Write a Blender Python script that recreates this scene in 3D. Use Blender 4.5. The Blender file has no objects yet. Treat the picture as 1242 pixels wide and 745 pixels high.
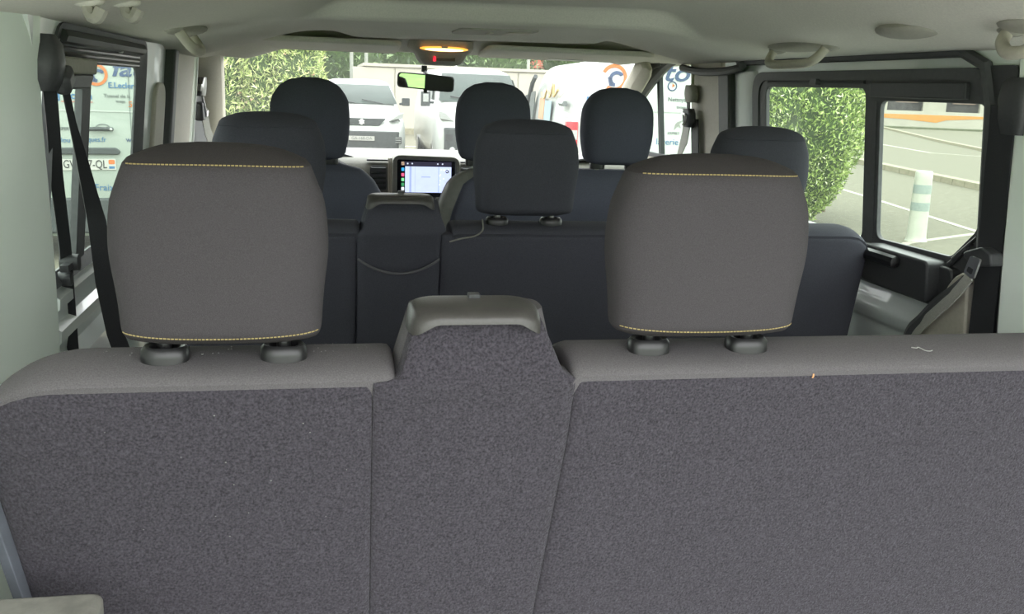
import bpy, bmesh, math, random
from mathutils import Vector, Matrix
sc = bpy.context.scene
random.seed(7)
PI = math.pi
# ------------------------------------------------------------------ camera
CZ = 1.70
F, YAW, PITCH, ROLL = 1152.96, .199, .226, .036
fw = Vector((math.sin(YAW)*math.cos(PITCH), math.cos(YAW)*math.cos(PITCH), -math.sin(PITCH)))
rt = Vector((math.cos(YAW), -math.sin(YAW), 0)); dn = fw.cross(rt)
r2 = math.cos(ROLL)*rt - math.sin(ROLL)*dn
d2 = math.sin(ROLL)*rt + math.cos(ROLL)*dn
cam = bpy.data.cameras.new('camera'); cob = bpy.data.objects.new('camera', cam)
sc.collection.objects.link(cob)
M3 = Matrix((r2, -d2, -fw)).transposed()
cob.matrix_world = Matrix.Translation((0, 0, CZ)) @ M3.to_4x4()
cam.sensor_fit = 'HORIZONTAL'; cam.sensor_width = 36; cam.lens = F/1242*36
cam.clip_start = .02; cam.clip_end = 600
sc.camera = cob
# ------------------------------------------------------------------ sky and exposure
w = bpy.data.worlds.new('overcast_sky'); sc.world = w; w.use_nodes = True
nt = w.node_tree; bg = nt.nodes['Background']
tc = nt.nodes.new('ShaderNodeTexCoord'); sp = nt.nodes.new('ShaderNodeSeparateXYZ')
cr = nt.nodes.new('ShaderNodeValToRGB')
nt.links.new(tc.outputs['Generated'], sp.inputs[0]); nt.links.new(sp.outputs['Z'], cr.inputs[0])
cr.color_ramp.elements[0].position = 0.0; cr.color_ramp.elements[0].color = (.93, .94, .95, 1)
cr.color_ramp.elements[1].position = 0.7; cr.color_ramp.elements[1].color = (.97, .99, 1.0, 1)
nt.links.new(cr.outputs[0], bg.inputs[0]); bg.inputs[1].default_value = 1.0
vs = sc.view_settings
vs.view_transform = 'Standard'; vs.look = 'None'; vs.gamma = 1; vs.exposure = 2.65; vs.use_curve_mapping = False
sc.cycles.max_bounces = 8; sc.cycles.diffuse_bounces = 5; sc.cycles.transparent_max_bounces = 16
sc.cycles.caustics_reflective = False; sc.cycles.caustics_refractive = False
sc.cycles.sample_clamp_indirect = 6
COL = sc.collection

# ------------------------------------------------------------------ helpers
def lin(h):
    o = []
    for i in (0, 2, 4):
        c = int(h[i:i+2], 16)/255
        o.append(c/12.92 if c <= .04045 else ((c+.055)/1.055)**2.4)
    return o + [1]

def mat(name, col, rough=.6, metal=0, spec=.5, ns=0, na=.12, bs=0, bst=.2, emit=0, coat=0, detail=4, sheen=0):
    m = bpy.data.materials.new(name); m.use_nodes = True
    n = m.node_tree; b = n.nodes['Principled BSDF']
    c = lin(col)
    b.inputs['Base Color'].default_value = c
    b.inputs['Roughness'].default_value = rough; b.inputs['Metallic'].default_value = metal
    b.inputs['Specular IOR Level'].default_value = spec
    b.inputs['Coat Weight'].default_value = coat
    b.inputs['Sheen Weight'].default_value = sheen
    if emit:
        b.inputs['Emission Color'].default_value = c; b.inputs['Emission Strength'].default_value = emit
    t = n.nodes.new('ShaderNodeTexCoord')
    z = n.nodes.new('ShaderNodeTexNoise'); z.inputs['Scale'].default_value = ns or 3; z.inputs['Detail'].default_value = detail
    n.links.new(t.outputs['Object'], z.inputs['Vector'])
    mx = n.nodes.new('ShaderNodeMix'); mx.data_type = 'RGBA'
    k = na
    mx.inputs[6].default_value = [v*(1-k) for v in c[:3]] + [1]
    mx.inputs[7].default_value = [min(1, v*(1+k)) for v in c[:3]] + [1]
    r = n.nodes.new('ShaderNodeMapRange'); r.inputs[1].default_value = .3; r.inputs[2].default_value = .7
    n.links.new(z.outputs[0], r.inputs[0]); n.links.new(r.outputs[0], mx.inputs[0])
    n.links.new(mx.outputs[2], b.inputs['Base Color'])
    if bs:
        z2 = n.nodes.new('ShaderNodeTexNoise'); z2.inputs['Scale'].default_value = bs; z2.inputs['Detail'].default_value = 3
        n.links.new(t.outputs['Object'], z2.inputs['Vector'])
        bp = n.nodes.new('ShaderNodeBump'); bp.inputs['Strength'].default_value = bst; bp.inputs['Distance'].default_value = .002
        n.links.new(z2.outputs[0], bp.inputs['Height']); n.links.new(bp.outputs[0], b.inputs['Normal'])
    return m

def glass_mat(name, tint, gl=.05, haze=.04):
    m = bpy.data.materials.new(name); m.use_nodes = True
    n = m.node_tree; n.nodes.clear()
    out = n.nodes.new('ShaderNodeOutputMaterial')
    tr = n.nodes.new('ShaderNodeBsdfTransparent'); tr.inputs[0].default_value = tint
    g = n.nodes.new('ShaderNodeBsdfGlossy'); g.inputs['Roughness'].default_value = .02
    tl = n.nodes.new('ShaderNodeBsdfTranslucent'); tl.inputs[0].default_value = (.95, .97, .95, 1)
    nz = n.nodes.new('ShaderNodeTexNoise'); nz.inputs['Scale'].default_value = 4
    mr = n.nodes.new('ShaderNodeMapRange'); mr.inputs[3].default_value = haze*.7; mr.inputs[4].default_value = haze*1.3
    n.links.new(nz.outputs[0], mr.inputs[0])
    a = n.nodes.new('ShaderNodeMixShader'); b = n.nodes.new('ShaderNodeMixShader')
    n.links.new(mr.outputs[0], a.inputs[0]); n.links.new(tr.outputs[0], a.inputs[1]); n.links.new(tl.outputs[0], a.inputs[2])
    b.inputs[0].default_value = gl
    n.links.new(a.outputs[0], b.inputs[1]); n.links.new(g.outputs[0], b.inputs[2])
    n.links.new(b.outputs[0], out.inputs[0])
    return m

def leaf_mat(name, cols, rough=.55):
    m = bpy.data.materials.new(name); m.use_nodes = True
    n = m.node_tree; b = n.nodes['Principled BSDF']
    g = n.nodes.new('ShaderNodeNewGeometry'); r = n.nodes.new('ShaderNodeValToRGB')
    el = r.color_ramp.elements
    while len(el) < len(cols): el.new(.5)
    for i, (p, c) in enumerate(cols):
        el[i].position = p; el[i].color = lin(c)
    n.links.new(g.outputs['Random Per Island'], r.inputs[0]); n.links.new(r.outputs[0], b.inputs['Base Color'])
    b.inputs['Roughness'].default_value = rough
    b.inputs['Subsurface Weight'].default_value = 0
    return m

WL = {}
def wloc(o):
    return WL.get(o, Vector((0, 0, 0)))

def link(o, parent, kind=None, label=None, cat=None, group=None):
    COL.objects.link(o)
    if parent: o.parent = parent
    if kind: o['kind'] = kind
    if label: o['label'] = label
    if cat: o['category'] = cat
    if group: o['group'] = group
    return o

def empty(name, loc, label=None, cat=None, group=None, kind=None, rz=0):
    o = bpy.data.objects.new(name, None); o.location = loc; o.empty_display_size = .05
    o.rotation_euler = (0, 0, rz)
    link(o, None, kind, label, cat, group)
    WL[o] = Vector((0, 0, 0)) if rz or kind == 'local' else Vector(loc)
    return o

def ob(name, bm, m, parent=None, smooth=True, sub=0, bevel=0, kind=None, label=None, cat=None, group=None, local=False, ang=40):
    """link one bmesh as one object; coordinates are van/world metres unless local"""
    bmesh.ops.recalc_face_normals(bm, faces=bm.faces[:])
    if parent is None and not local:
        xs = [v.co for v in bm.verts]
        c = Vector(((min(v.x for v in xs)+max(v.x for v in xs))/2, (min(v.y for v in xs)+max(v.y for v in xs))/2, min(v.z for v in xs)))
        off = c
    elif parent is not None and not local:
        off = wloc(parent)
    else:
        off = Vector((0, 0, 0))
    for v in bm.verts: v.co -= off
    me = bpy.data.meshes.new(name); bm.to_mesh(me); bm.free()
    for mm in (m if isinstance(m, (list, tuple)) else [m]): me.materials.append(mm)
    o = bpy.data.objects.new(name, me)
    if parent is None and not local: o.location = off
    WL[o] = (off if not local else Vector((0, 0, 0)))
    link(o, parent, kind, label, cat, group)
    if smooth:
        for p in me.polygons: p.use_smooth = True
        me.set_sharp_from_angle(angle=math.radians(ang))
    if bevel:
        b = o.modifiers.new('bevel', 'BEVEL'); b.width = bevel; b.segments = 2; b.limit_method = 'ANGLE'; b.angle_limit = math.radians(50)
    if sub:
        s = o.modifiers.new('sub', 'SUBSURF'); s.levels = sub; s.render_levels = sub
    return o

def BM(): return bmesh.new()

def box(bm, c, s, rot=None):
    mt = Matrix.Translation(c)
    if rot is not None: mt = mt @ rot.to_4x4()
    mt = mt @ Matrix.Diagonal((s[0], s[1], s[2], 1))
    bmesh.ops.create_cube(bm, size=1, matrix=mt)

def loft(bm, rings, cap=True, closed=True):
    vr = [[bm.verts.new(p) for p in r] for r in rings]
    n = len(vr[0])
    for a, b in zip(vr, vr[1:]):
        for i in range(n if closed else n-1):
            j = (i+1) % n
            try: bm.faces.new((a[i], a[j], b[j], b[i]))
            except ValueError: pass
    if cap:
        bm.faces.new(vr[0]); bm.faces.new(vr[-1])

def tube(bm, pts, r, n=10, cap=True):
    pts = [Vector(p) for p in pts]
    rr = r if isinstance(r, (list, tuple)) else [r]*len(pts)
    rings = []; up = Vector((0, 0, 1)); prev = None
    for i, p in enumerate(pts):
        t = (pts[min(i+1, len(pts)-1)] - pts[max(i-1, 0)]).normalized()
        if prev is None:
            a = t.cross(up)
            if a.length < .1: a = t.cross(Vector((1, 0, 0)))
        else:
            a = prev - t*prev.dot(t)
        a.normalize(); prev = a; b = t.cross(a)
        rings.append([p + (a*math.cos(q) + b*math.sin(q))*rr[i] for q in [2*PI*k/n for k in range(n)]])
    loft(bm, rings, cap)

def smooth_pts(pts, n=6):
    """Catmull-Rom through pts"""
    P = [Vector(p) for p in pts]; P = [P[0]*2-P[1]] + P + [P[-1]*2-P[-2]]
    out = []
    for i in range(1, len(P)-2):
        for k in range(n):
            t = k/n; a, b, c, d = P[i-1:i+3]
            out.append(.5*((2*b) + (c-a)*t + (2*a-5*b+4*c-d)*t*t + (3*b-a-3*c+d)*t**3))
    out.append(P[-2]); return out

def ribbon(bm, pts, wds, wid, th=.0015):
    """flat webbing: pts with width directions"""
    rings = []
    for i, p in enumerate(pts):
        p = Vector(p); t = (Vector(pts[min(i+1, len(pts)-1)]) - Vector(pts[max(i-1, 0)])).normalized()
        d = Vector(wds[i]) if isinstance(wds, list) else Vector(wds)
        d = (d - t*d.dot(t)).normalized(); nn = t.cross(d)
        ww = wid[i] if isinstance(wid, list) else wid
        rings.append([p+d*ww/2+nn*th, p-d*ww/2+nn*th, p-d*ww/2-nn*th, p+d*ww/2-nn*th])
    loft(bm, rings)

def rpoly(pts, r, n=5):
    """round the corners of a 2D polygon"""
    out = []; N = len(pts)
    for i in range(N):
        p = Vector(pts[i]).to_2d() if len(pts[i]) == 2 else Vector(pts[i])
        a = Vector(pts[i-1]) - p; b = Vector(pts[(i+1) % N]) - p
        rad = r[i] if isinstance(r, (list, tuple)) else r
        la, lb = a.length, b.length; a.normalize(); b.normalize()
        d = min(rad, la*.48, lb*.48)
        p0 = p + a*d; p1 = p + b*d
        for k in range(n+1):
            t = k/n
            out.append(tuple(p0*(1-t)**2 + p*2*t*(1-t) + p1*t*t))
    return out

def prism(bm, poly, mp, t0, t1):
    loft(bm, [[mp(a, b, t0) for a, b in poly], [mp(a, b, t1) for a, b in poly]])

def ringprism(bm, outer, inner, mp, t0, t1, ti=None):
    """frame between two polygons with equal counts; ti: depth of inner lip"""
    ti0, ti1 = ti or (t0, t1)
    R = [[mp(a, b, t0) for a, b in outer], [mp(a, b, t1) for a, b in outer], [mp(a, b, ti1) for a, b in inner], [mp(a, b, ti0) for a, b in inner]]
    loft(bm, R + [R[0]], cap=False)
    bmesh.ops.remove_doubles(bm, verts=bm.verts[:], dist=1e-6)

def sup(t, e):
    c, s = math.cos(t), math.sin(t)
    return (math.copysign(abs(c)**(2/e), c), math.copysign(abs(s)**(2/e), s))

def sm(a, b, t):
    t = min(1, max(0, (t-a)/(b-a))); return t*t*(3-2*t)

def lerp(a, b, t): return a+(b-a)*t

def tab(T, t):
    if t <= T[0][0]: return T[0][1:]
    for p, q in zip(T, T[1:]):
        if t <= q[0]:
            k = (t-p[0])/(q[0]-p[0]); return tuple(lerp(x, y, k) for x, y in zip(p[1:], q[1:]))
    return T[-1][1:]

def tabs(T, t):
    """smooth table look-up"""
    n = len(T)
    if t <= T[0][0]: return T[0][1:]
    if t >= T[-1][0]: return T[-1][1:]
    for i in range(n-1):
        if t <= T[i+1][0]:
            k = (t-T[i][0])/(T[i+1][0]-T[i][0]); o = []
            for c in range(1, len(T[0])):
                a = T[max(i-1, 0)][c]; b = T[i][c]; d = T[i+1][c]; e = T[min(i+2, n-1)][c]
                o.append(.5*(2*b+(d-a)*k+(2*a-5*b+4*d-e)*k*k+(3*b-a-3*d+e)*k**3))
            return tuple(o)

def slab(bm, nu, nv, front, back):
    """closed body between two parametric sheets"""
    A = [[bm.verts.new(front(i/nu, j/nv)) for i in range(nu+1)] for j in range(nv+1)]
    B = [[bm.verts.new(back(i/nu, j/nv)) for i in range(nu+1)] for j in range(nv+1)]
    for j in range(nv):
        for i in range(nu):
            bm.faces.new((A[j][i], A[j][i+1], A[j+1][i+1], A[j+1][i]))
            bm.faces.new((B[j][i], B[j+1][i], B[j+1][i+1], B[j][i+1]))
    for i in range(nu):
        bm.faces.new((A[0][i], B[0][i], B[0][i+1], A[0][i+1])); bm.faces.new((A[nv][i], A[nv][i+1], B[nv][i+1], B[nv][i]))
    for j in range(nv):
        bm.faces.new((A[j][0], A[j+1][0], B[j+1][0], B[j][0])); bm.faces.new((A[j][nu], B[j][nu], B[j+1][nu], A[j+1][nu]))

def copy_tree(o, parent=None, loc=None):
    c = o.copy(); COL.objects.link(c)
    if parent: c.parent = parent
    if loc is not None: c.location = loc
    for ch in list(o.children): copy_tree(ch, c)
    return c

def text(name, s, size, loc, m, parent, rot=(PI/2, 0, 0), ext=.002, shear=0, bold=0, align='LEFT', sx=1, kind=None):
    cu = bpy.data.curves.new(name, 'FONT'); cu.body = s; cu.size = size; cu.extrude = ext; cu.shear = shear
    cu.offset = bold; cu.align_x = align; cu.align_y = 'CENTER'; cu.resolution_u = 3
    o = bpy.data.objects.new(name, cu); COL.objects.link(o)
    dg = bpy.context.evaluated_depsgraph_get()
    me = bpy.data.meshes.new_from_object(o.evaluated_get(dg)); COL.objects.unlink(o); bpy.data.objects.remove(o)
    me.name = name; me.materials.clear(); me.materials.append(m)
    t = bpy.data.objects.new(name, me); t.location = Vector(loc) - wloc(parent); t.rotation_euler = rot; t.scale = (sx, 1, 1)
    link(t, parent, kind)
    return t

mapL = lambda y, z, t: Vector((-.37-.1*(1.7-z)+t, y, z))
mapR = lambda y, z, t: Vector((1.10+.1*(1.7-z)-t, y, z))
mapXZ = lambda y0: (lambda x, z, t: Vector((x, y0+t, z)))
mapXY = lambda z0: (lambda x, y, t: Vector((x, y, z0+t)))

# ------------------------------------------------------------------ materials
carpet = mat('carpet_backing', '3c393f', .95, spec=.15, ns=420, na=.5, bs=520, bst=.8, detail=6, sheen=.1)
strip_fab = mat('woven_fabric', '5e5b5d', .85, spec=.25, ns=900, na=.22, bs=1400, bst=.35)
rest_fab = mat('headrest_fabric', '403d3f', .85, spec=.25, ns=1100, na=.2, bs=1500, bst=.35)
rest_shade = mat('headrest_edge_shade', '343131', .85, spec=.25, ns=1100, na=.2, bs=1500, bst=.35)  # headrest fabric with the shade of its turned-away edges put into the colour
front_haze_fab = mat('front_fabric_hazed', '50525e', .85, spec=.25, ns=700, na=.18, bs=1200, bst=.3)  # dark seat fabric with the haze over the front row put into the colour
dark_fab = mat('dark_fabric', '44454d', .85, spec=.25, ns=700, na=.18, bs=1200, bst=.3)
side_lit = mat('lit_side_grey', '6a6a64', .6, ns=60, na=.1)  # seat fabric with the light on the backrest side put into the colour
thread_m = mat('stitch_thread', '9a8a5c', .7, ns=300)
pipe_m = mat('piping_thread', '75756f', .6, ns=200)
blackp = mat('black_plastic', '3e3f41', .45, ns=200, na=.1, bs=900, bst=.15)
ringp = mat('guide_plastic', '1e1e1f', .35, ns=200, na=.1)
capm = mat('cap_plastic', '42403e', .36, ns=300, na=.08, bs=1500, bst=.15)
rubber = mat('rubber_seal', '4e4f51', .55, ns=100, na=.1)
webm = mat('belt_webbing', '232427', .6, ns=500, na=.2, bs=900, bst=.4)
web_lit = mat('belt_webbing_lit', 'b5b5ac', .5, ns=500, na=.15)  # belt webbing with reflected sky light put into the colour
chrome = mat('chrome', 'e8e8e8', .35, 1, ns=50, na=.03)
steel = mat('steel_post', '8a8a88', .3, .9, ns=80, na=.05)
liner = mat('headliner', 'dfdcd2', .9, spec=.2, ns=260, na=.06, bs=700, bst=.2)
linerd = mat('headliner_recess_plastic', 'a8a59b', .7, ns=120, na=.06)
trim = mat('beige_trim', 'bdb8aa', .6, ns=150, na=.05, bs=900, bst=.1)
trimg = mat('pale_green_grey_trim', 'e6efe6', .25, ns=5, na=.04, coat=.4)
paint = mat('painted_metal', 'd8dedb', .3, ns=6, na=.04, coat=.5)
paintd = mat('painted_pillar', 'c4ccc8', .35, ns=6, na=.04, coat=.3)
dashm = mat('dashboard_plastic', '7d7d75', .55, ns=120, na=.06, bs=800, bst=.12)
floorm = mat('van_floor', '3a3a3a', .8, ns=80, na=.2)
ledgem = mat('ledge_plastic', '77766f', .6, ns=40, na=.25, bs=300, bst=.2)
glass = glass_mat('side_glass', (.88, .93, .885, 1), .025, .010)
wglass = glass_mat('windscreen_glass', (.97, .98, .97, 1), .018, .009)
white2 = mat('rental_white_paint', '848c84', .5, spec=.2, ns=3, na=.03)
white = mat('white_van_paint', '9a9f9a', .3, ns=3, na=.03, coat=.5)
whitew = mat('white_wall_paint', '9a978a', .8, ns=1.2, na=.05)
vdark = mat('van_dark_plastic', '2c3232', .6, ns=20, na=.15)
vglass = mat('van_window', '343e3a', .3, 0, .15, ns=1.5, na=.25)
tyre = mat('tyre', '2a2b2c', .8, ns=40)
asph = mat('asphalt', '605e50', .95, ns=9, na=.16, bs=60, bst=.3, spec=.2, detail=8)
linem = mat('road_paint', '8c897c', .8, ns=14, na=.1)
kerbm = mat('kerb_concrete', '77735f', .9, ns=10, na=.15)
blue = mat('blue_lettering', '2a5a80', .5, ns=9, na=.05)
blue2 = mat('dark_blue_lettering', '2c3f5e', .5, ns=9, na=.05)
orange = mat('orange_lettering', 'a85c26', .5, ns=9, na=.05)
greyt = mat('grey_lettering', '5a625f', .5, ns=9, na=.05)
blackt = mat('black_lettering', '2b2b2b', .5, ns=9, na=.05)
redm = mat('red_lens', 'a01822', .2, ns=20, na=.1)
clearm = mat('clear_lens', '8f938f', .15, ns=30, na=.1)
platem = mat('plate_white', 'a0a09a', .4, ns=9, na=.04)

# ------------------------------------------------------------------ ceiling (headliner)
XC = .366
def zc(x, y):
    e = 1.779 + .011*(x-XC)/.735
    d = abs(x-XC)/.735
    z = e + .062*(1-sm(.5, 1.0, d))
    rec = sm(-.06, .05, x)*(1-sm(.78, .92, x))
    z += .042*rec*(1-sm(2.20, 2.25, y)) * sm(.9, 1.1, y)
    # beam above the front seats: hanging lip in the middle, raised recesses beside it
    lip = sm(.02, .1, x)*(1-sm(.74, .80, x))
    z -= .016*lip*sm(2.55, 2.66, y)
    z -= .012*(1-lip)*sm(.5, .95, d)*sm(2.3, 2.6, y)*(1-sm(.3, .9, x))
    z += .03*sm(2.72, 2.76, y)*(1-sm(.82, .97, d))
    z -= .05*sm(2.8, 3.1, y)*(1-sm(.8, .95, d))
    return z
bm = BM()
NX, NY = 90, 150
X0, X1, Y0, Y1 = -.43, 1.16, .25, 3.14
fr = lambda u, v: Vector((lerp(X0, X1, u), lerp(Y0, Y1, v), zc(lerp(X0, X1, u), lerp(Y0, Y1, v))))
bk = lambda u, v: Vector((lerp(X0, X1, u), lerp(Y0, Y1, v), 1.93))
slab(bm, NX, NY, fr, bk)
ceiling = ob('ceiling', bm, liner, kind='structure', label='pale grey moulded headliner over the seats', ang=60)

# van floor
bm = BM(); box(bm, (XC, 1.75, .53), (1.66, 4.2, .06))
ob('floor', bm, floorm, kind='structure', label='dark van floor under the seat rows')

# ------------------------------------------------------------------ left wall
wl = empty('wall_left', (-.42, 1.4, .55), kind='structure', label='pale grey left side wall of the van interior')
def quarter(side):
    mp = mapL if side == 'L' else mapR
    zt_ = 1.785 if side == 'L' else 1.805
    def f(u, v):
        z = lerp(.56, zt_, v); a = u*1.12
        ye = 1.385 + .30*max(0, min(.45, 1.68-z)) if side == 'L' else 1.40
        b = .035*math.sin(min(1, max(0, (z-.9)/.8))*PI)  # belly
        if a <= 1:
            y = lerp(-.02, ye-.03, a); t = -.13 + b*.3 + .14*sm(.66, 1.06, a)/sm(.66, 1.06, 1)
        else:
            q = (a-1)/.12*PI/2; y = ye-.03+.03*math.sin(q); t = .010+b*.3 - .06*(1-math.cos(q))
        return mp(y, z, t)
    def g(u, v):
        p = f(u, v); p.x += -.05 if side == 'L' else .05
        return p
    bm = BM(); slab(bm, 40, 16, f, g)
    return bm
ob('quarter_trim', quarter('L'), trimg, wl, label='rounded pale green-grey rear quarter trim')
bm = BM()   # ridged painted sill under the window
prof = [(.56, .0), (1.15, .0), (1.20, .015), (1.24, .018), (1.262, .0), (1.285, .004), (1.30, .018), (1.318, .018), (1.326, .006), (1.345, .006), (1.352, .014), (1.368, .014), (1.376, .0), (1.395, .0)]
ring = [[mapL(y, z, t) for z, t in prof] + [mapL(y, 1.395, -.010), mapL(y, .56, -.010)] for y in (1.49, 1.7, 1.95, 2.12)]
loft(bm, ring)
ob('window_sill', bm, paint, wl, ang=25, label='ridged painted metal below the left window')
bm = BM(); prism(bm, rpoly([(1.40, 1.765), (2.46, 1.765), (2.46, 1.80), (1.40, 1.80)], .005, 2), mapL, -.012, -.003)
ob('roof_rail', bm, paint, wl)
bm = BM(); prism(bm, rpoly([(1.36, 1.70), (1.46, 1.70), (1.48, 1.79), (1.30, 1.79)], .01, 3), mapL, -.012, .006)
ob('pillar_top', bm, paint, wl, label='bright painted metal above the belt anchor')
bm = BM()
def fpl(u, v):
    z = lerp(.56, 1.785, v); y = lerp(2.13, 2.46, u); return mapL(y, z, .012*math.sin(PI*min(1, u*1.05)) - .004)
slab(bm, 14, 6, fpl, lambda u, v: fpl(u, v) + Vector((-.008, 0, 0)))
ob('door_pillar', bm, paintd, wl, label='pale painted pillar ahead of the left window')
bm = BM(); prism(bm, rpoly([(2.24, 1.2), (2.37, 1.2), (2.37, 1.685), (2.24, 1.685)], .05, 5), mapL, 0, .016)
ob('pillar_inset', bm, trim, wl, bevel=.004, label='long rounded beige inset panel')
bm = BM(); prism(bm, [(2.46, .56), (2.515, .56), (2.515, 1.765), (2.46, 1.765)], mapL, -.012, .02)
ob('door_seal', bm, rubber, wl, bevel=.006)
bm = BM(); prism(bm, [(2.515, .56), (2.92, .56), (2.92, 1.77), (2.515, 1.77)], mapL, -.02, .006)
ob('centre_pillar', bm, trim, wl, bevel=.004, label='flat beige centre pillar trim')
bm = BM(); prism(bm, [(2.515, 1.762), (2.93, 1.762), (2.93, 1.785), (2.515, 1.785)], mapL, -.03, .012)
ob('pillar_gap', bm, rubber, wl)
bm = BM(); prism(bm, [(3.06, .56), (3.62, .56), (3.60, 1.45), (3.42, 1.79), (3.06, 1.79)], mapL, -.06, -.012)
ob('front_door_frame', bm, rubber, wl, label='dark front door frame')
bm = BM(); prism(bm, [(2.92, .56), (3.06, .56), (3.06, 1.79), (2.92, 1.79)], mapL, -.07, -.04)
ob('belt_recess', bm, trim, wl)
# lower front body both sides so that nothing is open below
bm = BM(); prism(bm, [(3.5, .2), (4.6, .2), (4.6, 1.1), (3.9, 1.44), (3.5, 1.46)], mapL, -.09, -.02)
ob('front_wing', bm, paint, wl)

# left sliding window
win1 = empty('window_1', (-.40, 1.77, 1.39), kind='structure', label='left sliding side window in its black frame')
o1 = rpoly([(1.435, 1.385), (2.14, 1.385), (2.14, 1.768), (1.435, 1.768)], .045)
i1 = rpoly([(1.475, 1.405), (2.095, 1.405), (2.095, 1.714), (1.475, 1.714)], .03)
bm = BM(); ringprism(bm, o1, i1, mapL, -.006, .010, (-.006, -.002)); ob('window_frame', bm, rubber, win1, ang=30)
bm = BM(); tube(bm, [mapL(y, 1.750, .006) for y in (1.47, 1.8, 2.09)], .011, 8); ob('upper_rail', bm, blackp, win1)
bm = BM()
for z in (1.735, 1.727, 1.719): tube(bm, [mapL(y, z, .002) for y in (1.50, 2.09)], .0028, 6)
ob('track_lines', bm, steel, win1)
bm = BM(); prism(bm, rpoly([(1.612, 1.405), (1.668, 1.405), (1.668, 1.714), (1.612, 1.714)], .004, 2), mapL, -.005, .006); ob('window_bar', bm, rubber, win1)
bm = BM(); prism(bm, [(1.46, 1.698), (1.66, 1.698), (1.66, 1.722), (1.46, 1.722)], mapL, -.002, .016); ob('slider_cover', bm, linerd, win1, bevel=.003, label='pale upper slider cover')
bm = BM(); prism(bm, [(1.46, 1.676), (1.635, 1.676), (1.657, 1.698), (1.46, 1.698)], mapL, -.002, .013); ob('slider_cover', bm, blackp, win1, bevel=.003, label='dark lower slider cover')
for a, b in ((1.475, 1.615), (1.665, 2.095)):
    bm = BM(); prism(bm, [(a, 1.405), (b, 1.405), (b, 1.714), (a, 1.714)], mapL, -.005, -.003); ob('pane', bm, glass, win1)
bm = BM()
tube(bm, [mapL(1.545, 1.415, .0), mapL(1.545, 1.415, .026)], .013, 10); tube(bm, [mapL(1.53, 1.392, .0), mapL(1.53, 1.392, .02)], .011, 10)
box(bm, mapL(1.52, 1.412, .014), (.012, .03, .010)); ob('window_latch', bm, blackp, win1)
bm = BM(); bmesh.ops.create_uvsphere(bm, u_segments=10, v_segments=6, radius=.005, matrix=Matrix.Translation(mapL(1.885, 1.740, .006))); ob('pin', bm, chrome, win1)

# ------------------------------------------------------------------ right wall
wr = empty('wall_right', (1.14, 1.4, .55), kind='structure', label='pale grey right side wall of the van interior')
ob('quarter_trim', quarter('R'), trimg, wr, label='pale green-grey rear quarter trim on the right')
bm = BM(); prism(bm, rpoly([(1.39, .56), (1.452, .56), (1.452, 1.765), (1.38, 1.765)], .01, 2), mapR, -.012, .008)
ob('rear_door_pillar', bm, blackp, wr, label='black pillar behind the sliding door')
bm = BM(); prism(bm, rpoly([(1.30, 1.755), (1.50, 1.755), (1.54, 1.815), (1.30, 1.815)], .01, 2), mapR, -.02, .0)
ob('pillar_top', bm, trimg, wr)
bm = BM(); tube(bm, [mapR(1.438, .6, .008), mapR(1.438, 1.2, .008), mapR(1.438, 1.70, .008), mapR(1.455, 1.765, .010), mapR(1.52, 1.79, .008), mapR(2.44, 1.79, .008)], .011, 8)
ob('door_seal', bm, rubber, wr)
bm = BM(); tube(bm, smooth_pts([mapR(2.44, 1.788, .006), mapR(2.40, 1.775, .02), mapR(2.50, 1.766, .022), mapR(2.66, 1.765, .022), mapR(2.76, 1.772, .020), mapR(2.85, 1.780, .012)]), .011, 8)
ob('seal_end', bm, rubber, wr, label='black curved door seal end over the front pillar')
bm = BM(); prism(bm, rpoly([(1.50, 1.755), (2.56, 1.755), (2.56, 1.81), (1.50, 1.80)], .006, 2), mapR, -.012, -.003)
ob('roof_rail', bm, paint, wr, label='painted metal strip above the sliding door window')
bm = BM()
def frp(u, v):
    z = lerp(.56, 1.765, v); y = lerp(2.34, 2.505, u); return mapR(y, z, .016*math.sin(PI*u) - .006)
slab(bm, 12, 6, frp, lambda u, v: frp(u, v) + Vector((.010, 0, 0)))
ob('door_pillar', bm, paintd, wr, label='silver-grey painted pillar ahead of the sliding door')
bm = BM(); prism(bm, [(2.495, .56), (2.57, .56), (2.57, 1.775), (2.495, 1.775)], mapR, -.03, .016)
ob('door_seal', bm, rubber, wr, bevel=.006)
bm = BM(); prism(bm, [(2.57, .56), (2.80, .56), (2.80, 1.80), (2.57, 1.80)], mapR, -.06, .006)
ob('centre_pillar', bm, trim, wr, bevel=.006, label='beige centre pillar trim')
bm = BM(); prism(bm, [(2.57, 1.790), (3.2, 1.790), (3.2, 1.83), (2.57, 1.83)], mapR, -.03, -.004); ob('door_header', bm, trim, wr)
bm = BM(); prism(bm, [(2.80, .56), (3.72, .56), (3.72, 1.49), (2.80, 1.49)], mapR, -.09, -.01); ob('front_door_panel', bm, trim, wr)
bm = BM(); prism(bm, [(3.72, .2), (4.6, .2), (4.6, 1.1), (3.9, 1.44), (3.72, 1.46)], mapR, -.09, -.02); ob('front_wing', bm, paint, wr)
for k, (off, rad, mm) in enumerate(((.03, .030, rubber), (-.055, .020, blackp))):
    bm = BM(); tube(bm, smooth_pts([mapR(2.96+off, 1.81, .012), mapR(3.06+off, 1.79, .012), mapR(3.26+off, 1.715, .012), mapR(3.48+off, 1.61, .008), mapR(3.78+off, 1.46, .0)]), rad, 8)
    ob('door_frame_arch', bm, mm, wr)

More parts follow.
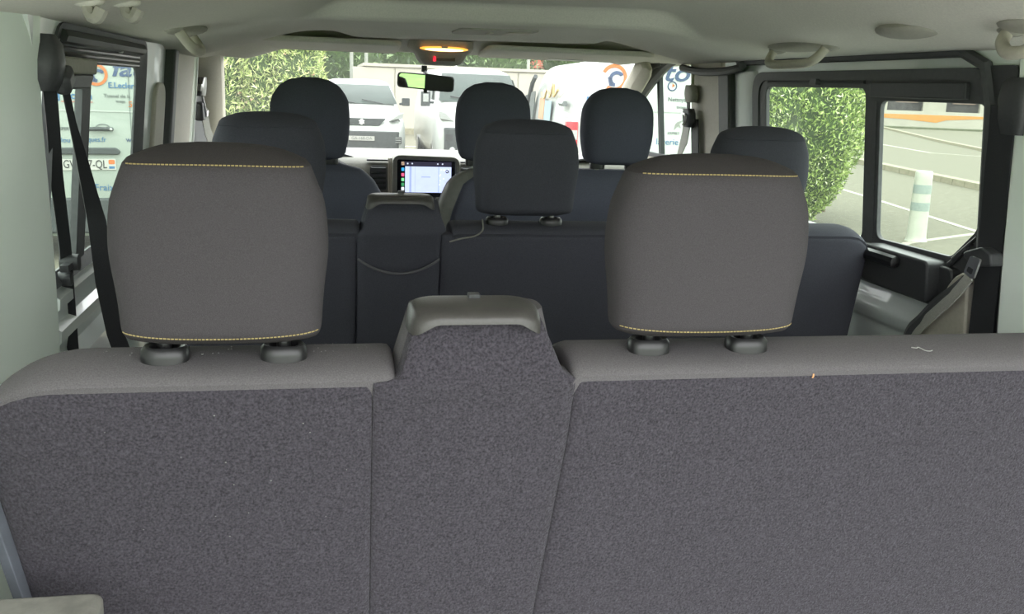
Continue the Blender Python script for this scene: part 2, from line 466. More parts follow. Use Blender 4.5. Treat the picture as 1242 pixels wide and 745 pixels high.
# front right window
win4 = empty('window_4', (1.12, 3.1, 1.49), kind='structure', label='front right door window with a thin divider')
bm = BM(); prism(bm, [(2.80, 1.49), (3.72, 1.49), (3.26, 1.75), (3.02, 1.805), (2.80, 1.805)], mapR, -.03, -.026); ob('pane', bm, glass, win4)
bm = BM(); prism(bm, [(3.125, 1.49), (3.148, 1.49), (3.148, 1.77), (3.125, 1.77)], mapR, -.024, -.010); ob('window_bar', bm, vdark, win4)
bm = BM(); prism(bm, [(2.80, 1.485), (3.72, 1.485), (3.72, 1.50), (2.80, 1.50)], mapR, -.03, -.005); ob('window_seal', bm, rubber, win4)

# sliding door with its window
door = empty('door_1', (1.15, 1.9, .56), kind='structure', label='right sliding door, painted grey below its window')
bm = BM()
def fd(u, v):
    y = lerp(1.44, 2.36, u)
    T = [(0, .56, 0), (.45, 1.18, 0), (.50, 1.225, .012), (.58, 1.25, .014), (.66, 1.262, .026), (.74, 1.285, .03), (.82, 1.30, .018), (.92, 1.33, .004), (1, 1.40, -.002)]
    z, t = tab(T, v); return mapR(y, z + .035*math.sin(PI*max(0, min(1, (y-1.55)/.5)))*sm(.5, .7, v)*0, t)
slab(bm, 10, 40, fd, lambda u, v: fd(u, v) + Vector((.07, 0, 0)))
ob('door_panel', bm, paint, door, ang=60)
bm = BM(); prism(bm, rpoly([(1.445, .60), (1.62, .60), (1.60, 1.24), (1.485, 1.40), (1.445, 1.42)], .02, 3), mapR, 0, .03)
ob('lower_trim', bm, trim, door, bevel=.004, label='beige lower trim by the rear pillar')
bm = BM(); prism(bm, rpoly([(1.50, 1.330), (1.90, 1.330), (1.98, 1.345), (1.98, 1.41), (1.50, 1.41)], .012, 3), mapR, -.01, .022); ob('armrest_panel', bm, blackp, door, bevel=.004)
bm = BM(); prism(bm, rpoly([(1.535, 1.340), (1.76, 1.340), (1.76, 1.418), (1.535, 1.418)], .014, 4), mapR, .0, .048); ob('armrest', bm, blackp, door, bevel=.004)
bm = BM(); tube(bm, smooth_pts([mapR(1.62, 1.400, .054), mapR(1.65, 1.402, .060), mapR(1.70, 1.402, .060), mapR(1.76, 1.398, .054)]), [.004]+[.012]*17+[.004], 8); ob('pull_handle', bm, ringp, door)
bm = BM(); tube(bm, smooth_pts([mapR(1.445, 1.402, .03), mapR(1.47, 1.378, .036), mapR(1.51, 1.350, .036), mapR(1.555, 1.308, .036), mapR(1.593, 1.271, .036), mapR(1.62, 1.20, .034)]), .011, 8); ob('door_edge_seal', bm, rubber, door)

win2 = empty('window_2', (1.12, 1.9, 1.39), kind='structure', label='right sliding window with two panes in the sliding door')
o2 = [(1.44, 1.385), (2.365, 1.385), (2.365, 1.762), (1.44, 1.762)]
mpR = mapR
def frame_with_holes(outer, holes, mp, t0, t1):
    """plate with holes, filled with a planar triangulation, then extruded"""
    bm = BM(); es = []
    for poly in [outer]+holes:
        vs_ = [bm.verts.new((a, b, 0)) for a, b in poly]
        es += [bm.edges.new((vs_[i], vs_[(i+1) % len(vs_)])) for i in range(len(vs_))]
    bmesh.ops.triangle_fill(bm, use_beauty=True, use_dissolve=False, edges=es)
    g = bmesh.ops.extrude_face_region(bm, geom=bm.faces[:])
    nv = {v for v in g['geom'] if isinstance(v, bmesh.types.BMVert)}
    for v in bm.verts:
        v.co = mp(v.co.x, v.co.y, t1 if v in nv else t0)
    return bm
h1 = rpoly([(1.83, 1.413), (2.29, 1.413), (2.29, 1.726), (1.83, 1.726)], .022, 6)
h2 = rpoly([(1.53, 1.428), (1.775, 1.424), (1.775, 1.702), (1.456, 1.702), (1.458, 1.49)], [.012, .02, .02, .02, .02], 6)
ob('window_frame', frame_with_holes(rpoly(o2, .055, 8), [h1, h2], mapR, -.006, .004), rubber, win2, ang=30, bevel=.002)
bm = BM(); ringprism(bm, rpoly([(1.44, 1.385), (2.365, 1.385), (2.365, 1.762), (1.44, 1.762)], .06, 8), rpoly([(1.452, 1.40), (2.33, 1.40), (2.33, 1.742), (1.452, 1.742)], .05, 8), mapR, -.006, .007); ob('outer_seal', bm, rubber, win2)
bm = BM(); prism(bm, [(1.50, 1.708), (1.80, 1.708), (1.80, 1.738), (1.50, 1.738)], mapR, .0, .014); ob('slider_cover', bm, blackp, win2, bevel=.003)
bm = BM(); prism(bm, rpoly([(1.785, 1.42), (1.822, 1.42), (1.822, 1.70), (1.785, 1.70)], .004, 2), mapR, -.005, .006); ob('window_bar', bm, rubber, win2)
bm = BM(); tube(bm, [mapR(1.83, 1.738, .006), mapR(2.27, 1.738, .006)], .004, 6); box(bm, mapR(2.03, 1.738, .010), (.012, .03, .012)); ob('track_rail', bm, blackp, win2)
bm = BM()
for k in range(4): tube(bm, [mapR(1.455+.012*k, 1.476-.012*k, .008), mapR(1.52+.012*k, 1.426-.012*k, .008)], .003, 6)
ob('corner_ribs', bm, blackp, win2)
for a, b, c, d in ((1.82, 1.41, 2.30, 1.73), (1.45, 1.42, 1.785, 1.706)):
    bm = BM(); prism(bm, [(a, b), (c, b), (c, d), (a, d)], mapR, -.005, -.003); ob('pane', bm, glass, win2)

# ------------------------------------------------------------------ windscreen and front pillars
win3 = empty('window_3', (.36, 3.5, 1.45), kind='structure', label='windscreen')
WT, WB = (3.08, 1.80), (3.92, 1.44)
bm = BM()
def fws(u, v):
    k = 2*u-1; y = lerp(WB[0], WT[0], v) + .10*(1-k*k)*(1-v*.6); z = lerp(WB[1], WT[1], v)
    hw = lerp(.76, .655, v); return Vector((.355+k*hw, y, z))
slab(bm, 16, 8, fws, lambda u, v: fws(u, v) + Vector((0, .003, .004)))
ob('pane', bm, wglass, win3)
for s, nm, lab in ((-1, 'trim_1', 'left windscreen pillar in beige trim'), (1, 'trim_2', 'right windscreen pillar in beige trim')):
    bm = BM()
    rings = []
    for v in [i/10 for i in range(11)]:
        y = lerp(4.0, 3.02, v); z = lerp(1.40, 1.805, v)
        xi = .355 + s*lerp(.735, .640, v); xo = xi + s*(lerp(.10, .115, v) if s < 0 else .045)
        rings.append([Vector((xi, y+.02, z+.004)), Vector((xi+s*.006, y-.02, z-.02)), Vector((xi+s*.04, y-.05, z-.034)), Vector((xo, y-.06, z-.03)), Vector((xo, y+.03, z+.03)), Vector((xi+s*.02, y+.03, z+.03))])
    loft(bm, rings); ob(nm, bm, trim, kind='structure', label=lab, sub=1)
bm = BM()
hdr = [[Vector((x, 2.98, zc(x, 2.98)+.01)), Vector((x, 3.06, 1.80-.035*0)), Vector((x, 3.14, 1.80)), Vector((x, 3.16, 1.84)), Vector((x, 2.98, 1.90))] for x in [lerp(-.37, 1.09, i/12) for i in range(13)]]
loft(bm, hdr); ob('trim_3', bm, liner, kind='structure', label='headliner edge above the windscreen')
bm = BM(); prism(bm, rpoly([(-.46, .40), (-.19, .40), (-.19, .802), (-.46, .802)], .012, 3), mapXY(0), .56, 1.262)
ob('trim_4', bm, ledgem, kind='structure', bevel=.006, label='dusty grey plastic ledge at the lower left beside the rear bench')

# ------------------------------------------------------------------ headrests
def headrest_mesh(T, cy=0, nz=34, na=40, e=3.2, tilt=.0):
    """T: (t 0..1, half width, half depth); returns rings local to the guide centre"""
    H = T[-1][0]
    rings = []
    for i in range(nz+1):
        z = lerp(T[0][0], T[-1][0], .5-.5*math.cos(PI*i/nz))
        hw, hd = tabs(T, z)
        rings.append([Vector((hw*sup(2*PI*k/na, e)[0], cy + tilt*z + hd*sup(2*PI*k/na, e)[1], z)) for k in range(na)])
    return rings
TR = [(.015, .066, .016), (.020, .086, .030), (.028, .0905, .038), (.055, .0925, .043), (.10, .0975, .046), (.14, .0945, .045), (.166, .085, .042), (.176, .0795, .034), (.183, .064, .024), (.188, .046, .015), (.190, .020, .006)]
TF = [(.0, .055, .02), (.006, .080, .035), (.02, .090, .042), (.07, .099, .048), (.12, .100, .046), (.155, .095, .042), (.185, .076, .034), (.200, .052, .024), (.207, .022, .01)]

def rear_profile(T, z, cy, xfrac, e=3.2):
    hw, hd = tabs(T, z); x = hw*xfrac
    q = (1-abs(xfrac)**e)**(1/e)
    return x, cy - hd*q

def stitch_row(bm, T, z, base, cy=0, n=46, span=.93, dz=0, r=.00075):
    pts = []
    for i in range(n+1):
        f = lerp(-span, span, i/n); x, y = rear_profile(T, z+dz*f*f, cy, f)
        pts.append(Vector((x, y-.0004, z+dz*f*f)) + base)
    for a, b in zip(pts, pts[1:]):
        a2 = a.lerp(b, .14); b2 = a.lerp(b, .86); tube(bm, [a2, b2], r, 5)

def add_headrest(parent, base, fab, T=TR, stitch=True, label=None, seam=False, guides=True, gs=.0515, wide=1.0):
    T = [(a, b*wide, c) for a, b, c in T]
    base = Vector(base)
    bm = BM(); loft(bm, [[p + base for p in r] for r in headrest_mesh(T)])
    if stitch:
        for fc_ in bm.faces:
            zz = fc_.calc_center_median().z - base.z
            fc_.material_index = 1 if (zz > .1735 or zz < .024) else 0  # top and bottom edge faces take the painted shade
    h = ob('headrest', bm, [fab, rest_shade] if stitch else fab, parent, ang=180, label=label)
    if stitch:
        bm = BM(); stitch_row(bm, T, .1735, base, n=44, dz=-.001, r=.0006); stitch_row(bm, T, .0240, base, n=52, span=.97, dz=.004, r=.0006)
        # short turned-up ends of the lower seam
        ob('stitching', bm, thread_m, h, kind='stuff', label='ochre topstitching')
    if seam:
        bm = BM()
        for z in (.166,):
            tube(bm, [Vector((*rear_profile(T, z, 0, lerp(-.95, .95, i/24)), z)) + base for i in range(25)], .0012, 5)
        ob('seam', bm, dark_fab, h)
    for s in (-1, 1):
        bm = BM(); tube(bm, [base + Vector((s*gs, .0, -.10)), base + Vector((s*gs, 0, .03))], .0062, 12); ob('post', bm, ringp if stitch else steel, h)
    if guides:
        for s in (-1, 1):
            bm = BM(); c = base + Vector((s*gs, 0, .0))
            el = lambda a, b, z: [c + Vector((a*sup(2*PI*k/28, 2.6)[0], b*sup(2*PI*k/28, 2.6)[1], z)) for k in range(28)]
            loft(bm, [el(.0205, .0150, -.012), el(.0212, .0158, .0), el(.0205, .0150, .007), el(.0175, .0120, .0105), el(.0135, .0090, .0095), el(.0110, .0075, .0)])
            g = ob('headrest_guide', bm, ringp, parent, ang=50, label='black plastic headrest guide')
            bm = BM(); box(bm, c + Vector((.013, -.004, .0045)), (.005, .006, .005)); ob('release_button', bm, blackp, g, bevel=.001)
    return h

# ------------------------------------------------------------------ the two rear benches
def bench(name, y0, back_m, strip_m, rest_m, label, cat, rests, pocket=False):
    root = empty(name, (.40, y0+.25, .56), label, cat)
    def by(z):      # rear face
        return y0 - .047 + (.2*(1.4375-z) if z < 1.4375 else .15*(z-1.4375))
    XL, XR = -.298, 1.075
    ZB = .74
    def endr(x, r=.062):
        rl = r*1.45
        q = max(0, (XL+rl-x)/rl, (x-(XR-r))/r); q = min(1, q); return 1-math.sqrt(max(0, 1-q*q))
    sl = lambda z: .056 if pocket else .0415
    xl = lambda z: XL + .13*max(0, min(.3, 1.41-z))
    sr = lambda z: .207 if pocket else tab([(1.0, .200), (1.17, .2135), (1.37, .2290), (1.44, .2310)], z)[0]
    def panel(fl, fr, ztop, nu=24, nv=40, edge=.004, lift=0):
        def f(u, v):
            xt = u; z0 = lerp(ZB, 1.4375, v)
            a = fl(z0); b = fr(z0); x = lerp(a, b, u); zt = ztop(x); z = lerp(ZB, zt, v)
            d = min((x-a), (b-x), (zt-z)); k = max(0, 1-d/.010)
            return Vector((x, by(z) + edge*k*k - lift + .05*endr(x, .05)*.4, z))
        bm = BM(); slab(bm, nu, nv, lambda u, v: f(.5-.5*math.cos(PI*u), math.sin(PI/2*v)), lambda u, v: f(.5-.5*math.cos(PI*u), math.sin(PI/2*v)) + Vector((0, .03+.0, 0)))
        return bm
    zt = lambda x: 1.4375 - .05*endr(x, .055)
    ob('back_panel', panel(lambda z: xl(z), lambda z: sl(z)-.0004, zt), back_m, root, ang=70)
    ob('back_panel', panel(lambda z: sr(z)+.0004, lambda z: XR, zt), back_m, root, ang=70)
    # centre panel rising to the cap
    def cl(z): return sl(z) if z < 1.4385 else tab([(1.4385, .062 if not pocket else .058), (1.446, .067), (1.475, .075), (1.50, .083)], z)[0]
    def crr(z): return sr(z) if z < 1.4385 else tab([(1.4385, .226 if not pocket else .210), (1.446, .2165), (1.475, .204), (1.50, .193)], z)[0]
    def fc(u, v):
        z = tab([(0, ZB), (.55, 1.40), (.7, 1.437), (.705, 1.439), (1, 1.496)], v)[0]
        a = cl(z); b = crr(z); x = lerp(a, b, .5-.5*math.cos(PI*u)); d = min(x-a, b-x); k = max(0, 1-d/.010)
        return Vector((x, by(z) + .004*k*k - (.004*sm(1.40, 1.45, z)), z))
    bm = BM(); slab(bm, 20, 60, fc, lambda u, v: fc(u, v) + Vector((0, .03, 0)))
    ob('centre_panel', bm, back_m, root, ang=70)
    # padded hump behind it and the plastic cap
    rings = []
    for i in range(13):
        z = lerp(1.40, 1.498, i/12); k = i/12
        cx = .1405; hw = lerp(.090, .063, k); hd = lerp(.050, .034, k)
        cyy = lerp(y0+.018, y0+.003, k)
        rings.append([Vector((cx+hw*sup(2*PI*j/36, 3.2)[0], cyy+hd*sup(2*PI*j/36, 3.2)[1], z)) for j in range(36)])
    bm = BM(); loft(bm, rings); ob('hump', bm, strip_m, root, ang=60)
    bm = BM()
    def cap(u, v, off=0):
        k = 2*u-1; s = (1-abs(k)**7)**(1/4)
        x = .1345 + k*.0615
        zl = 1.4940 - .012*sm(.55, 1, abs(k)); a = v*PI
        yc = y0-.022; 
        yy = yc - (.040*max(s, .35)-off)*math.cos(a)*1.0
        zz = zl + (1.5085-zl-off)*(math.sin(a)**.6)*(max(s, .0)**.8)
        return Vector((x, yy, zz))
    slab(bm, 36, 20, lambda u, v: cap(u, v), lambda u, v: cap(u, v, .004))
    ob('plastic_cap', bm, capm, root, ang=60, label='moulded plastic cap on the backrest hump')
    bm = BM(); box(bm, (.1365, y0-.012, 1.5090), (.011, .012, .006)); ob('belt_hook', bm, blackp, root, bevel=.001)
    # top strips
    P = [(-.0475, 1.4390, .75), (-.045, 1.4425, .8), (-.039, 1.447, .9), (-.025, 1.4525, 1), (0, 1.456, 1), (.026, 1.4545, 1), (.045, 1.448, 1), (.056, 1.435, 1), (.060, 1.41, .8), (.060, 1.30, .2), (.0, 1.30, .2), (-.02, 1.38, .2)]
    for a, b in ((XL, .062), (.2275, XR)):
        bm = BM(); rings = []
        n = 30
        for i in range(n+1):
            x = lerp(a, b, .5-.5*math.cos(PI*i/n)); e = endr(x)
            ins = .006*(max(0, 1-(x-a)/.006)**2 if a > 0 else 0) + .006*(max(0, 1-(b-x)/.006)**2 if b < .1 else 0)
            rings.append([Vector((x, y0 + dy*(1-.35*e) + (0 if dy > 0 else .012*e), z - .062*e*wt - ins)) for dy, z, wt in P])
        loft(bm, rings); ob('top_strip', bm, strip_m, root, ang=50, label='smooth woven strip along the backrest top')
    # core of the backrest and cushion
    def core(u, v):
        T = [(0, .70, .085, .15), (.5, 1.0, .10, .07), (.9, 1.30, .07, .02), (1, 1.38, .055, .01)]
        return tab(T, v)
    rings = []
    for z, dy0, dy1 in ((.72, .125, .23), (.95, .078, .18), (1.2, .028, .12), (1.33, .002, .075), (1.41, -.010, .05)):
        hw = (XR-XL)/2 - .018 - (.03 if z > 1.4 else 0); cx = (XR+XL)/2
        rings.append([Vector((cx+hw*sup(2*PI*j/40, 7)[0], y0 + (dy0+dy1)/2 + (dy1-dy0)/2*sup(2*PI*j/40, 4)[1], z)) for j in range(40)])
    bm = BM(); loft(bm, rings); ob('backrest', bm, dark_fab, root, ang=60)
    bm = BM(); prism(bm, rpoly([(XL+.02, y0+.10), (XR-.02, y0+.10), (XR-.02, y0+.56), (XL+.02, y0+.56)], .04, 4), mapXY(0), .84, .98); ob('seat_cushion', bm, dark_fab, root, bevel=.02)
    for x in (-.1, .4, .9):
        bm = BM(); box(bm, (x, y0+.32, .70), (.05, .36, .28)); ob('leg', bm, blackp, root, bevel=.004)
    if pocket:
        # map pocket on the hump back
        def fp(u, v):
            k = 2*u-1; x = lerp(.058, .205, u); zt_ = 1.392 - .026*(1-k*k); z = lerp(1.12, zt_, v)
            return Vector((x, by(z) - .004 - .010*(1-k**4)*v, z))
        bm = BM(); slab(bm, 24, 12, fp, lambda u, v: Vector((fp(u, v).x, by(fp(u, v).z) + .004, fp(u, v).z)))
        pk = ob('map_pocket', bm, back_m, root, ang=60)
        bm = BM(); tube(bm, [fp(i/24, 1) + Vector((0, -.001, 0)) for i in range(25)], .0024, 6); ob('elastic_hem', bm, mat('hem_elastic', '56565a', .7, ns=300), pk)
        bm = BM(); tube(bm, smooth_pts([(.222, by(1.425)-.004, 1.4250), (.245, by(1.43)-.005, 1.4315), (.268, y0-.055, 1.437), (.283, y0-.046, 1.447), (.286, y0-.02, 1.462)]), .0016, 5); ob('piping', bm, pipe_m, root, label='pale curved piping')
    else:
        bm = BM()
        loft(bm, [[Vector((xl(z)-.013+dx, by(z)+dy, z)) for dx, dy in ((0, .0), (.011, -.005), (.014, .01), (0, .02))] for z in (1.38, 1.30, 1.2, 1.1, 1.0, .75)])
        ob('side_edging', bm, mat('edging_plastic', '5c6068', .5, ns=60), root, bevel=.001, label='grey plastic edging on the left edge')
        bm = BM(); tube(bm, [(-.1, y0+.054, 1.443), (.055, y0+.054, 1.443)], .0008, 5); ob('stitching', bm, thread_m, root, kind='stuff')
    for k, (xx, lb, wd) in enumerate(rests):
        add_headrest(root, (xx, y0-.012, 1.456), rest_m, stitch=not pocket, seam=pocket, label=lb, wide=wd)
    return root

S = .46
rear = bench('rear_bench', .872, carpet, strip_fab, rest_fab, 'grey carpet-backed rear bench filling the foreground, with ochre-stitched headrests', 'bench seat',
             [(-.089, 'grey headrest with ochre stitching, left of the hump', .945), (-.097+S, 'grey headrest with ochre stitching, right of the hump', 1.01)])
mid = bench('middle_bench', 1.744, dark_fab, dark_fab, dark_fab, 'black fabric middle bench with map pocket and three headrests', 'bench seat',
            [(-.094, None, 1), (-.094+S, None, 1), (-.094+2*S, None, 1)], pocket=True)

# lint on the rear bench
bm = BM(); tube(bm, smooth_pts([(.585, .838, 1.4575), (.588, .834, 1.4578), (.592, .836, 1.4578), (.594, .828, 1.4568), (.598, .826, 1.4566), (.602, .828, 1.4568)]), .0005, 5)
ob('lint_thread', bm, mat('lint', '9a9a96', .8), label='tiny white lint thread on the rear bench top, right side', cat='thread')
bm = BM(); box(bm, (.472, .8245, 1.4345), (.0012, .001, .003)); box(bm, (.4715, .8245, 1.4325), (.001, .001, .0015))
ob('crumb', bm, mat('crumb', 'd8a070', .7), label='tiny orange crumb stuck on the rear bench carpet', cat='crumb')
bm = BM()
for i in range(70):
    if random.random() < .6: x, y, z = random.uniform(-.2, .05), random.uniform(.86, .89), 1.4570
    else: x = random.uniform(-.2, .03); z = random.uniform(1.25, 1.42); y = .872-.0480+.2*(1.4375-z)
    s = random.uniform(.0003, .0008); box(bm, (x, y, z), (s*1.6, s, s))
ob('dust_speck', bm, mat('dust', '747472', .8), kind='stuff', label='pale dust specks on the left of the rear bench', cat='dust')

# ------------------------------------------------------------------ front seats
def seat_back(cx, hwT, ycen, dT, m, parent, na=44, e=3.0, name='backrest'):
    rings = []
    zs = [t[0] for t in hwT]
    for i in range(31):
        z = lerp(zs[0], zs[-1], math.sin(PI/2*i/30)); hw, = tabs(hwT, z); hd, = tab(dT, z)
        yc = ycen + .18*(1.45-z)
        rings.append([Vector((cx+hw*sup(2*PI*k/na, e)[0], yc+hd*sup(2*PI*k/na, e)[1], z)) for k in range(na)])
    bm = BM(); loft(bm, rings); return ob(name, bm, m, parent, ang=180)
drv = empty('driver_seat', (-.03, 2.75, .56), 'black driver seat with rounded shoulders behind the steering wheel', 'car seat')
seat_back(-.03, [(.80, .22), (1.1, .225), (1.30, .215), (1.40, .188), (1.45, .160), (1.48, .125), (1.495, .07)], 2.56, [(.8, .07), (1.4, .07), (1.47, .05), (1.495, .02)], front_haze_fab, drv)
bm = BM(); prism(bm, rpoly([(-.26, 2.62), (.20, 2.62), (.20, 3.1), (-.26, 3.1)], .06, 4), mapXY(0), .86, 1.0); ob('seat_cushion', bm, front_haze_fab, drv, bevel=.03)
bm = BM(); box(bm, (-.03, 2.86, .71), (.40, .40, .30)); ob('seat_base', bm, blackp, drv, bevel=.02)
add_headrest(drv, (-.034, 2.54, 1.503), front_haze_fab, T=TF, stitch=False, gs=.05)
pas = empty('passenger_bench', (.62, 2.75, .56), 'black two-seat front passenger bench with two headrests', 'bench seat')
seat_back(.615, [(.80, .33), (1.1, .335), (1.30, .330), (1.40, .308), (1.45, .287), (1.475, .255), (1.49, .21)], 2.56, [(.8, .07), (1.4, .07), (1.47, .05), (1.49, .03)], front_haze_fab, pas, e=4)
bm = BM()   # side piece on the backrest's left edge, light painted in as paler grey
ring = []
for z, hw in ((.9, .330), (1.1, .337), (1.30, .332), (1.38, .316), (1.42, .302), (1.45, .288), (1.472, .26), (1.484, .235)):
    yc = 2.56+.18*(1.45-z); xl_ = .615-hw
    ring.append([Vector((xl_+.035, yc-.068 if z < 1.45 else yc-.052, z-.002)), Vector((xl_+.012, yc-.062 if z < 1.45 else yc-.045, z+.002)), Vector((xl_-.002, yc-.03, z+.004)), Vector((xl_+.02, yc+.0, z+.004)), Vector((xl_+.04, yc-.02, z-.004))])
loft(bm, ring); ob('side_bolster', bm, side_lit, pas, ang=60, label='side bolster with light painted into its grey')
bm = BM(); prism(bm, rpoly([(.29, 2.62), (.94, 2.62), (.94, 3.08), (.29, 3.08)], .05, 4), mapXY(0), .86, 1.0); ob('seat_cushion', bm, front_haze_fab, pas, bevel=.03)
bm = BM(); box(bm, (.615, 2.86, .71), (.60, .40, .30)); ob('seat_base', bm, blackp, pas, bevel=.02)
add_headrest(pas, (.442, 2.54, 1.507), front_haze_fab, T=TF, stitch=False, gs=.05)
add_headrest(pas, (.786, 2.54, 1.505), front_haze_fab, T=TF, stitch=False, gs=.05)

# ------------------------------------------------------------------ dashboard
dash = empty('dashboard', (.36, 3.5, .8), 'pale grey dashboard with vents and raised screen housing', 'dashboard')
bm = BM()
prof = [(3.24, .95), (3.22, 1.20), (3.225, 1.40), (3.235, 1.435), (3.26, 1.452), (3.30, 1.459), (3.5, 1.462), (4.0, 1.44), (4.0, .95)]
loft(bm, [[Vector((x, y, z)) for y, z in prof] for x in (-.36, 0, .4, .8, 1.09)]); ob('body', bm, dashm, dash, bevel=.008)
mz = mapXZ(3.20)
bm = BM(); ringprism(bm, rpoly([(.222, 1.20), (.446, 1.20), (.446, 1.470), (.222, 1.474)], [.01, .01, .03, .03], 6), rpoly([(.237, 1.335), (.432, 1.335), (.431, 1.455), (.237, 1.459)], .008, 6), mz, -.025, .05)
hs = ob('screen_housing', bm, dashm, dash, ang=40, bevel=.003)
bm = BM()
for x in (.212, .219): tube(bm, [(x, 3.206, 1.46), (x, 3.204, 1.2)], .0035, 6)
ob('housing_rib', bm, trim, dash)
bm = BM(); prism(bm, rpoly([(.14, 1.448), (.215, 1.448), (.215, 1.4535), (.14, 1.4535)], .001, 1), mapXZ(3.226), -.004, .02); ob('storage_slot', bm, rubber, dash)
bm = BM(); prism(bm, rpoly([(.455, 1.446), (.53, 1.446), (.53, 1.452), (.455, 1.452)], .001, 1), mapXZ(3.226), -.004, .02); ob('storage_slot', bm, rubber, dash)
for x0, x1, z0, z1 in ((.150, .205, 1.352, 1.434), (.455, .50, 1.41, 1.434)):
    bm = BM(); prism(bm, rpoly([(x0, z0), (x1, z0), (x1, z1), (x0, z1)], .012, 4), mapXZ(3.215), -.004, .012); vt = ob('air_vent', bm, rubber, dash)
    n = 5 if z1-z0 > .05 else 2
    for k in range(n):
        bm = BM(); z = lerp(z0, z1, (k+.6)/n); box(bm, ((x0+x1)/2, 3.209, z), (x1-x0-.008, .010, .0035), Matrix.Rotation(.5, 3, 'X')); ob('slat', bm, vdark, vt)
bm = BM(); rings = []
for i in range(17):
    a = PI*i/16; rings.append([(.905-.06*math.cos(a)*s_, 3.30+dy, 1.44+.030*math.sin(a)*s_) for s_, dy in ((1, -.05), (1, .08), (.8, .08), (.8, -.05))])
loft(bm, rings); ob('vent_hood', bm, blackp, dash, label='round dark vent hood on the far right')
# instrument hood in front of the driver
bm = BM(); rings = []
for i in range(17):
    a = PI*i/16; rings.append([(-.03-.17*math.cos(a)*s_, 3.33+dy, 1.42+.055*math.sin(a)*s_) for s_, dy in ((1, -.05), (1, .12), (.85, .12), (.85, -.05))])
loft(bm, rings); ob('instrument_hood', bm, blackp, dash)

# touchscreen
ts = empty('touchscreen', (.335, 3.19, 1.335), 'lit touchscreen showing a pale map beside a column of app icons', 'screen')
bm = BM(); prism(bm, rpoly([(.237, 1.336), (.431, 1.336), (.430, 1.456), (.237, 1.460)], .008, 5), mapXZ(3.184), 0, .02); ob('bezel', bm, mat('screen_black', '0d0e12', .15, ns=20), ts)
E_ = lambda n, c, s=1.0: mat(n, c, .5, emit=s, ns=40, na=.05)
ms = mapXZ(3.1825)
def flat(name, x0, x1, z0, z1, m, par, r=.001, t=(0, .0012), mp=ms):
    bm = BM(); prism(bm, rpoly([(x0, z0), (x1, z0), (x1, z1), (x0, z1)], r, 3), mp, *t); return ob(name, bm, m, par, smooth=False)
mp_ = flat('map_view', .264, .418, 1.350, 1.436, E_('map_blue', 'bcc8f0', .22), ts)
flat('status_bar', .250, .418, 1.4385, 1.452, E_('status_bar', '2c2a3a', .2), ts)
for z, c in ((1.4455, 'd8b890'), (1.426, '3aa0d8'), (1.408, 'e05a80'), (1.392, '7ad090'), (1.376, '3a8a58'), (1.362, 'd8e0e8')):
    flat('app_icon', .2515, .261, z-.0055, z+.0055, E_('icon_'+c, c, .2), ts, .002)
flat('road', .278, .285, 1.350, 1.436, E_('map_road', '96a4cc', .22), mp_, .0005, (-.0006, .0002))
flat('road', .296, .298, 1.350, 1.436, E_('map_road2', 'a8b4dc', .22), mp_, .0005, (-.0006, .0002))
flat('road', .374, .378, 1.350, 1.436, E_('map_road3', 'a0b0e0', .22), mp_, .0005, (-.0006, .0002))
flat('map_block', .318, .348, 1.40, 1.404, E_('map_text', '9aa8d0', .22), mp_, .0005, (-.0006, .0002))
bm = BM(); tube(bm, [(.404, 3.1815, 1.421), (.404, 3.183, 1.421)], .0058, 14); ob('round_button', bm, E_('round_button', '20222c', .2), mp_)
bm = BM(); tube(bm, [(.404, 3.1808, 1.421), (.404, 3.182, 1.421)], .0022, 10); ob('button_mark', bm, E_('button_mark', 'c8d0e8', .22), mp_)
for x in (.272, .287, .372, .388):
    bm = BM(); tube(bm, [(x, 3.1815, 1.4455), (x, 3.183, 1.4455)], .0028, 8); ob('status_icon', bm, E_('status_icon', 'c0c8d8', .2), ts)
bm = BM()
for i in range(14):
    x = random.uniform(.376, .412); z = random.uniform(1.36, 1.43); box(bm, (x, 3.1818, z), (.003, .0006, .003))
ob('map_marks', bm, E_('map_marks', 'e8ecff', .25), mp_, kind='stuff')

# steering wheel
sw = empty('steering_wheel', (-.03, 3.12, 1.3), 'dark steering wheel rim just visible past the driver seat', 'steering wheel')
bm = BM()
rot = Matrix.Rotation(math.radians(-62), 4, 'X'); cen = Vector((-.05, 3.10, 1.31))
pts = [cen + (rot.to_3x3() @ Vector((.185*math.cos(2*PI*k/40), .185*math.sin(2*PI*k/40), 0))) for k in range(41)]
tube(bm, pts, .014, 8, cap=False); ob('rim', bm, blackp, sw)
bm = BM(); bmesh.ops.create_uvsphere(bm, u_segments=16, v_segments=8, radius=.06, matrix=Matrix.Translation(cen) @ rot @ Matrix.Diagonal((1, 1, .5, 1)).to_4x4()); ob('hub', bm, blackp, sw)
for a in (0, PI, -PI/2):
    bm = BM(); tube(bm, [cen, cen + rot.to_3x3() @ Vector((.18*math.cos(a), .18*math.sin(a), 0))], .012, 6); ob('spoke', bm, blackp, sw)
bm = BM(); tube(bm, [cen, cen + Vector((0, .16, -.08))], .03, 10); ob('column', bm, blackp, sw)

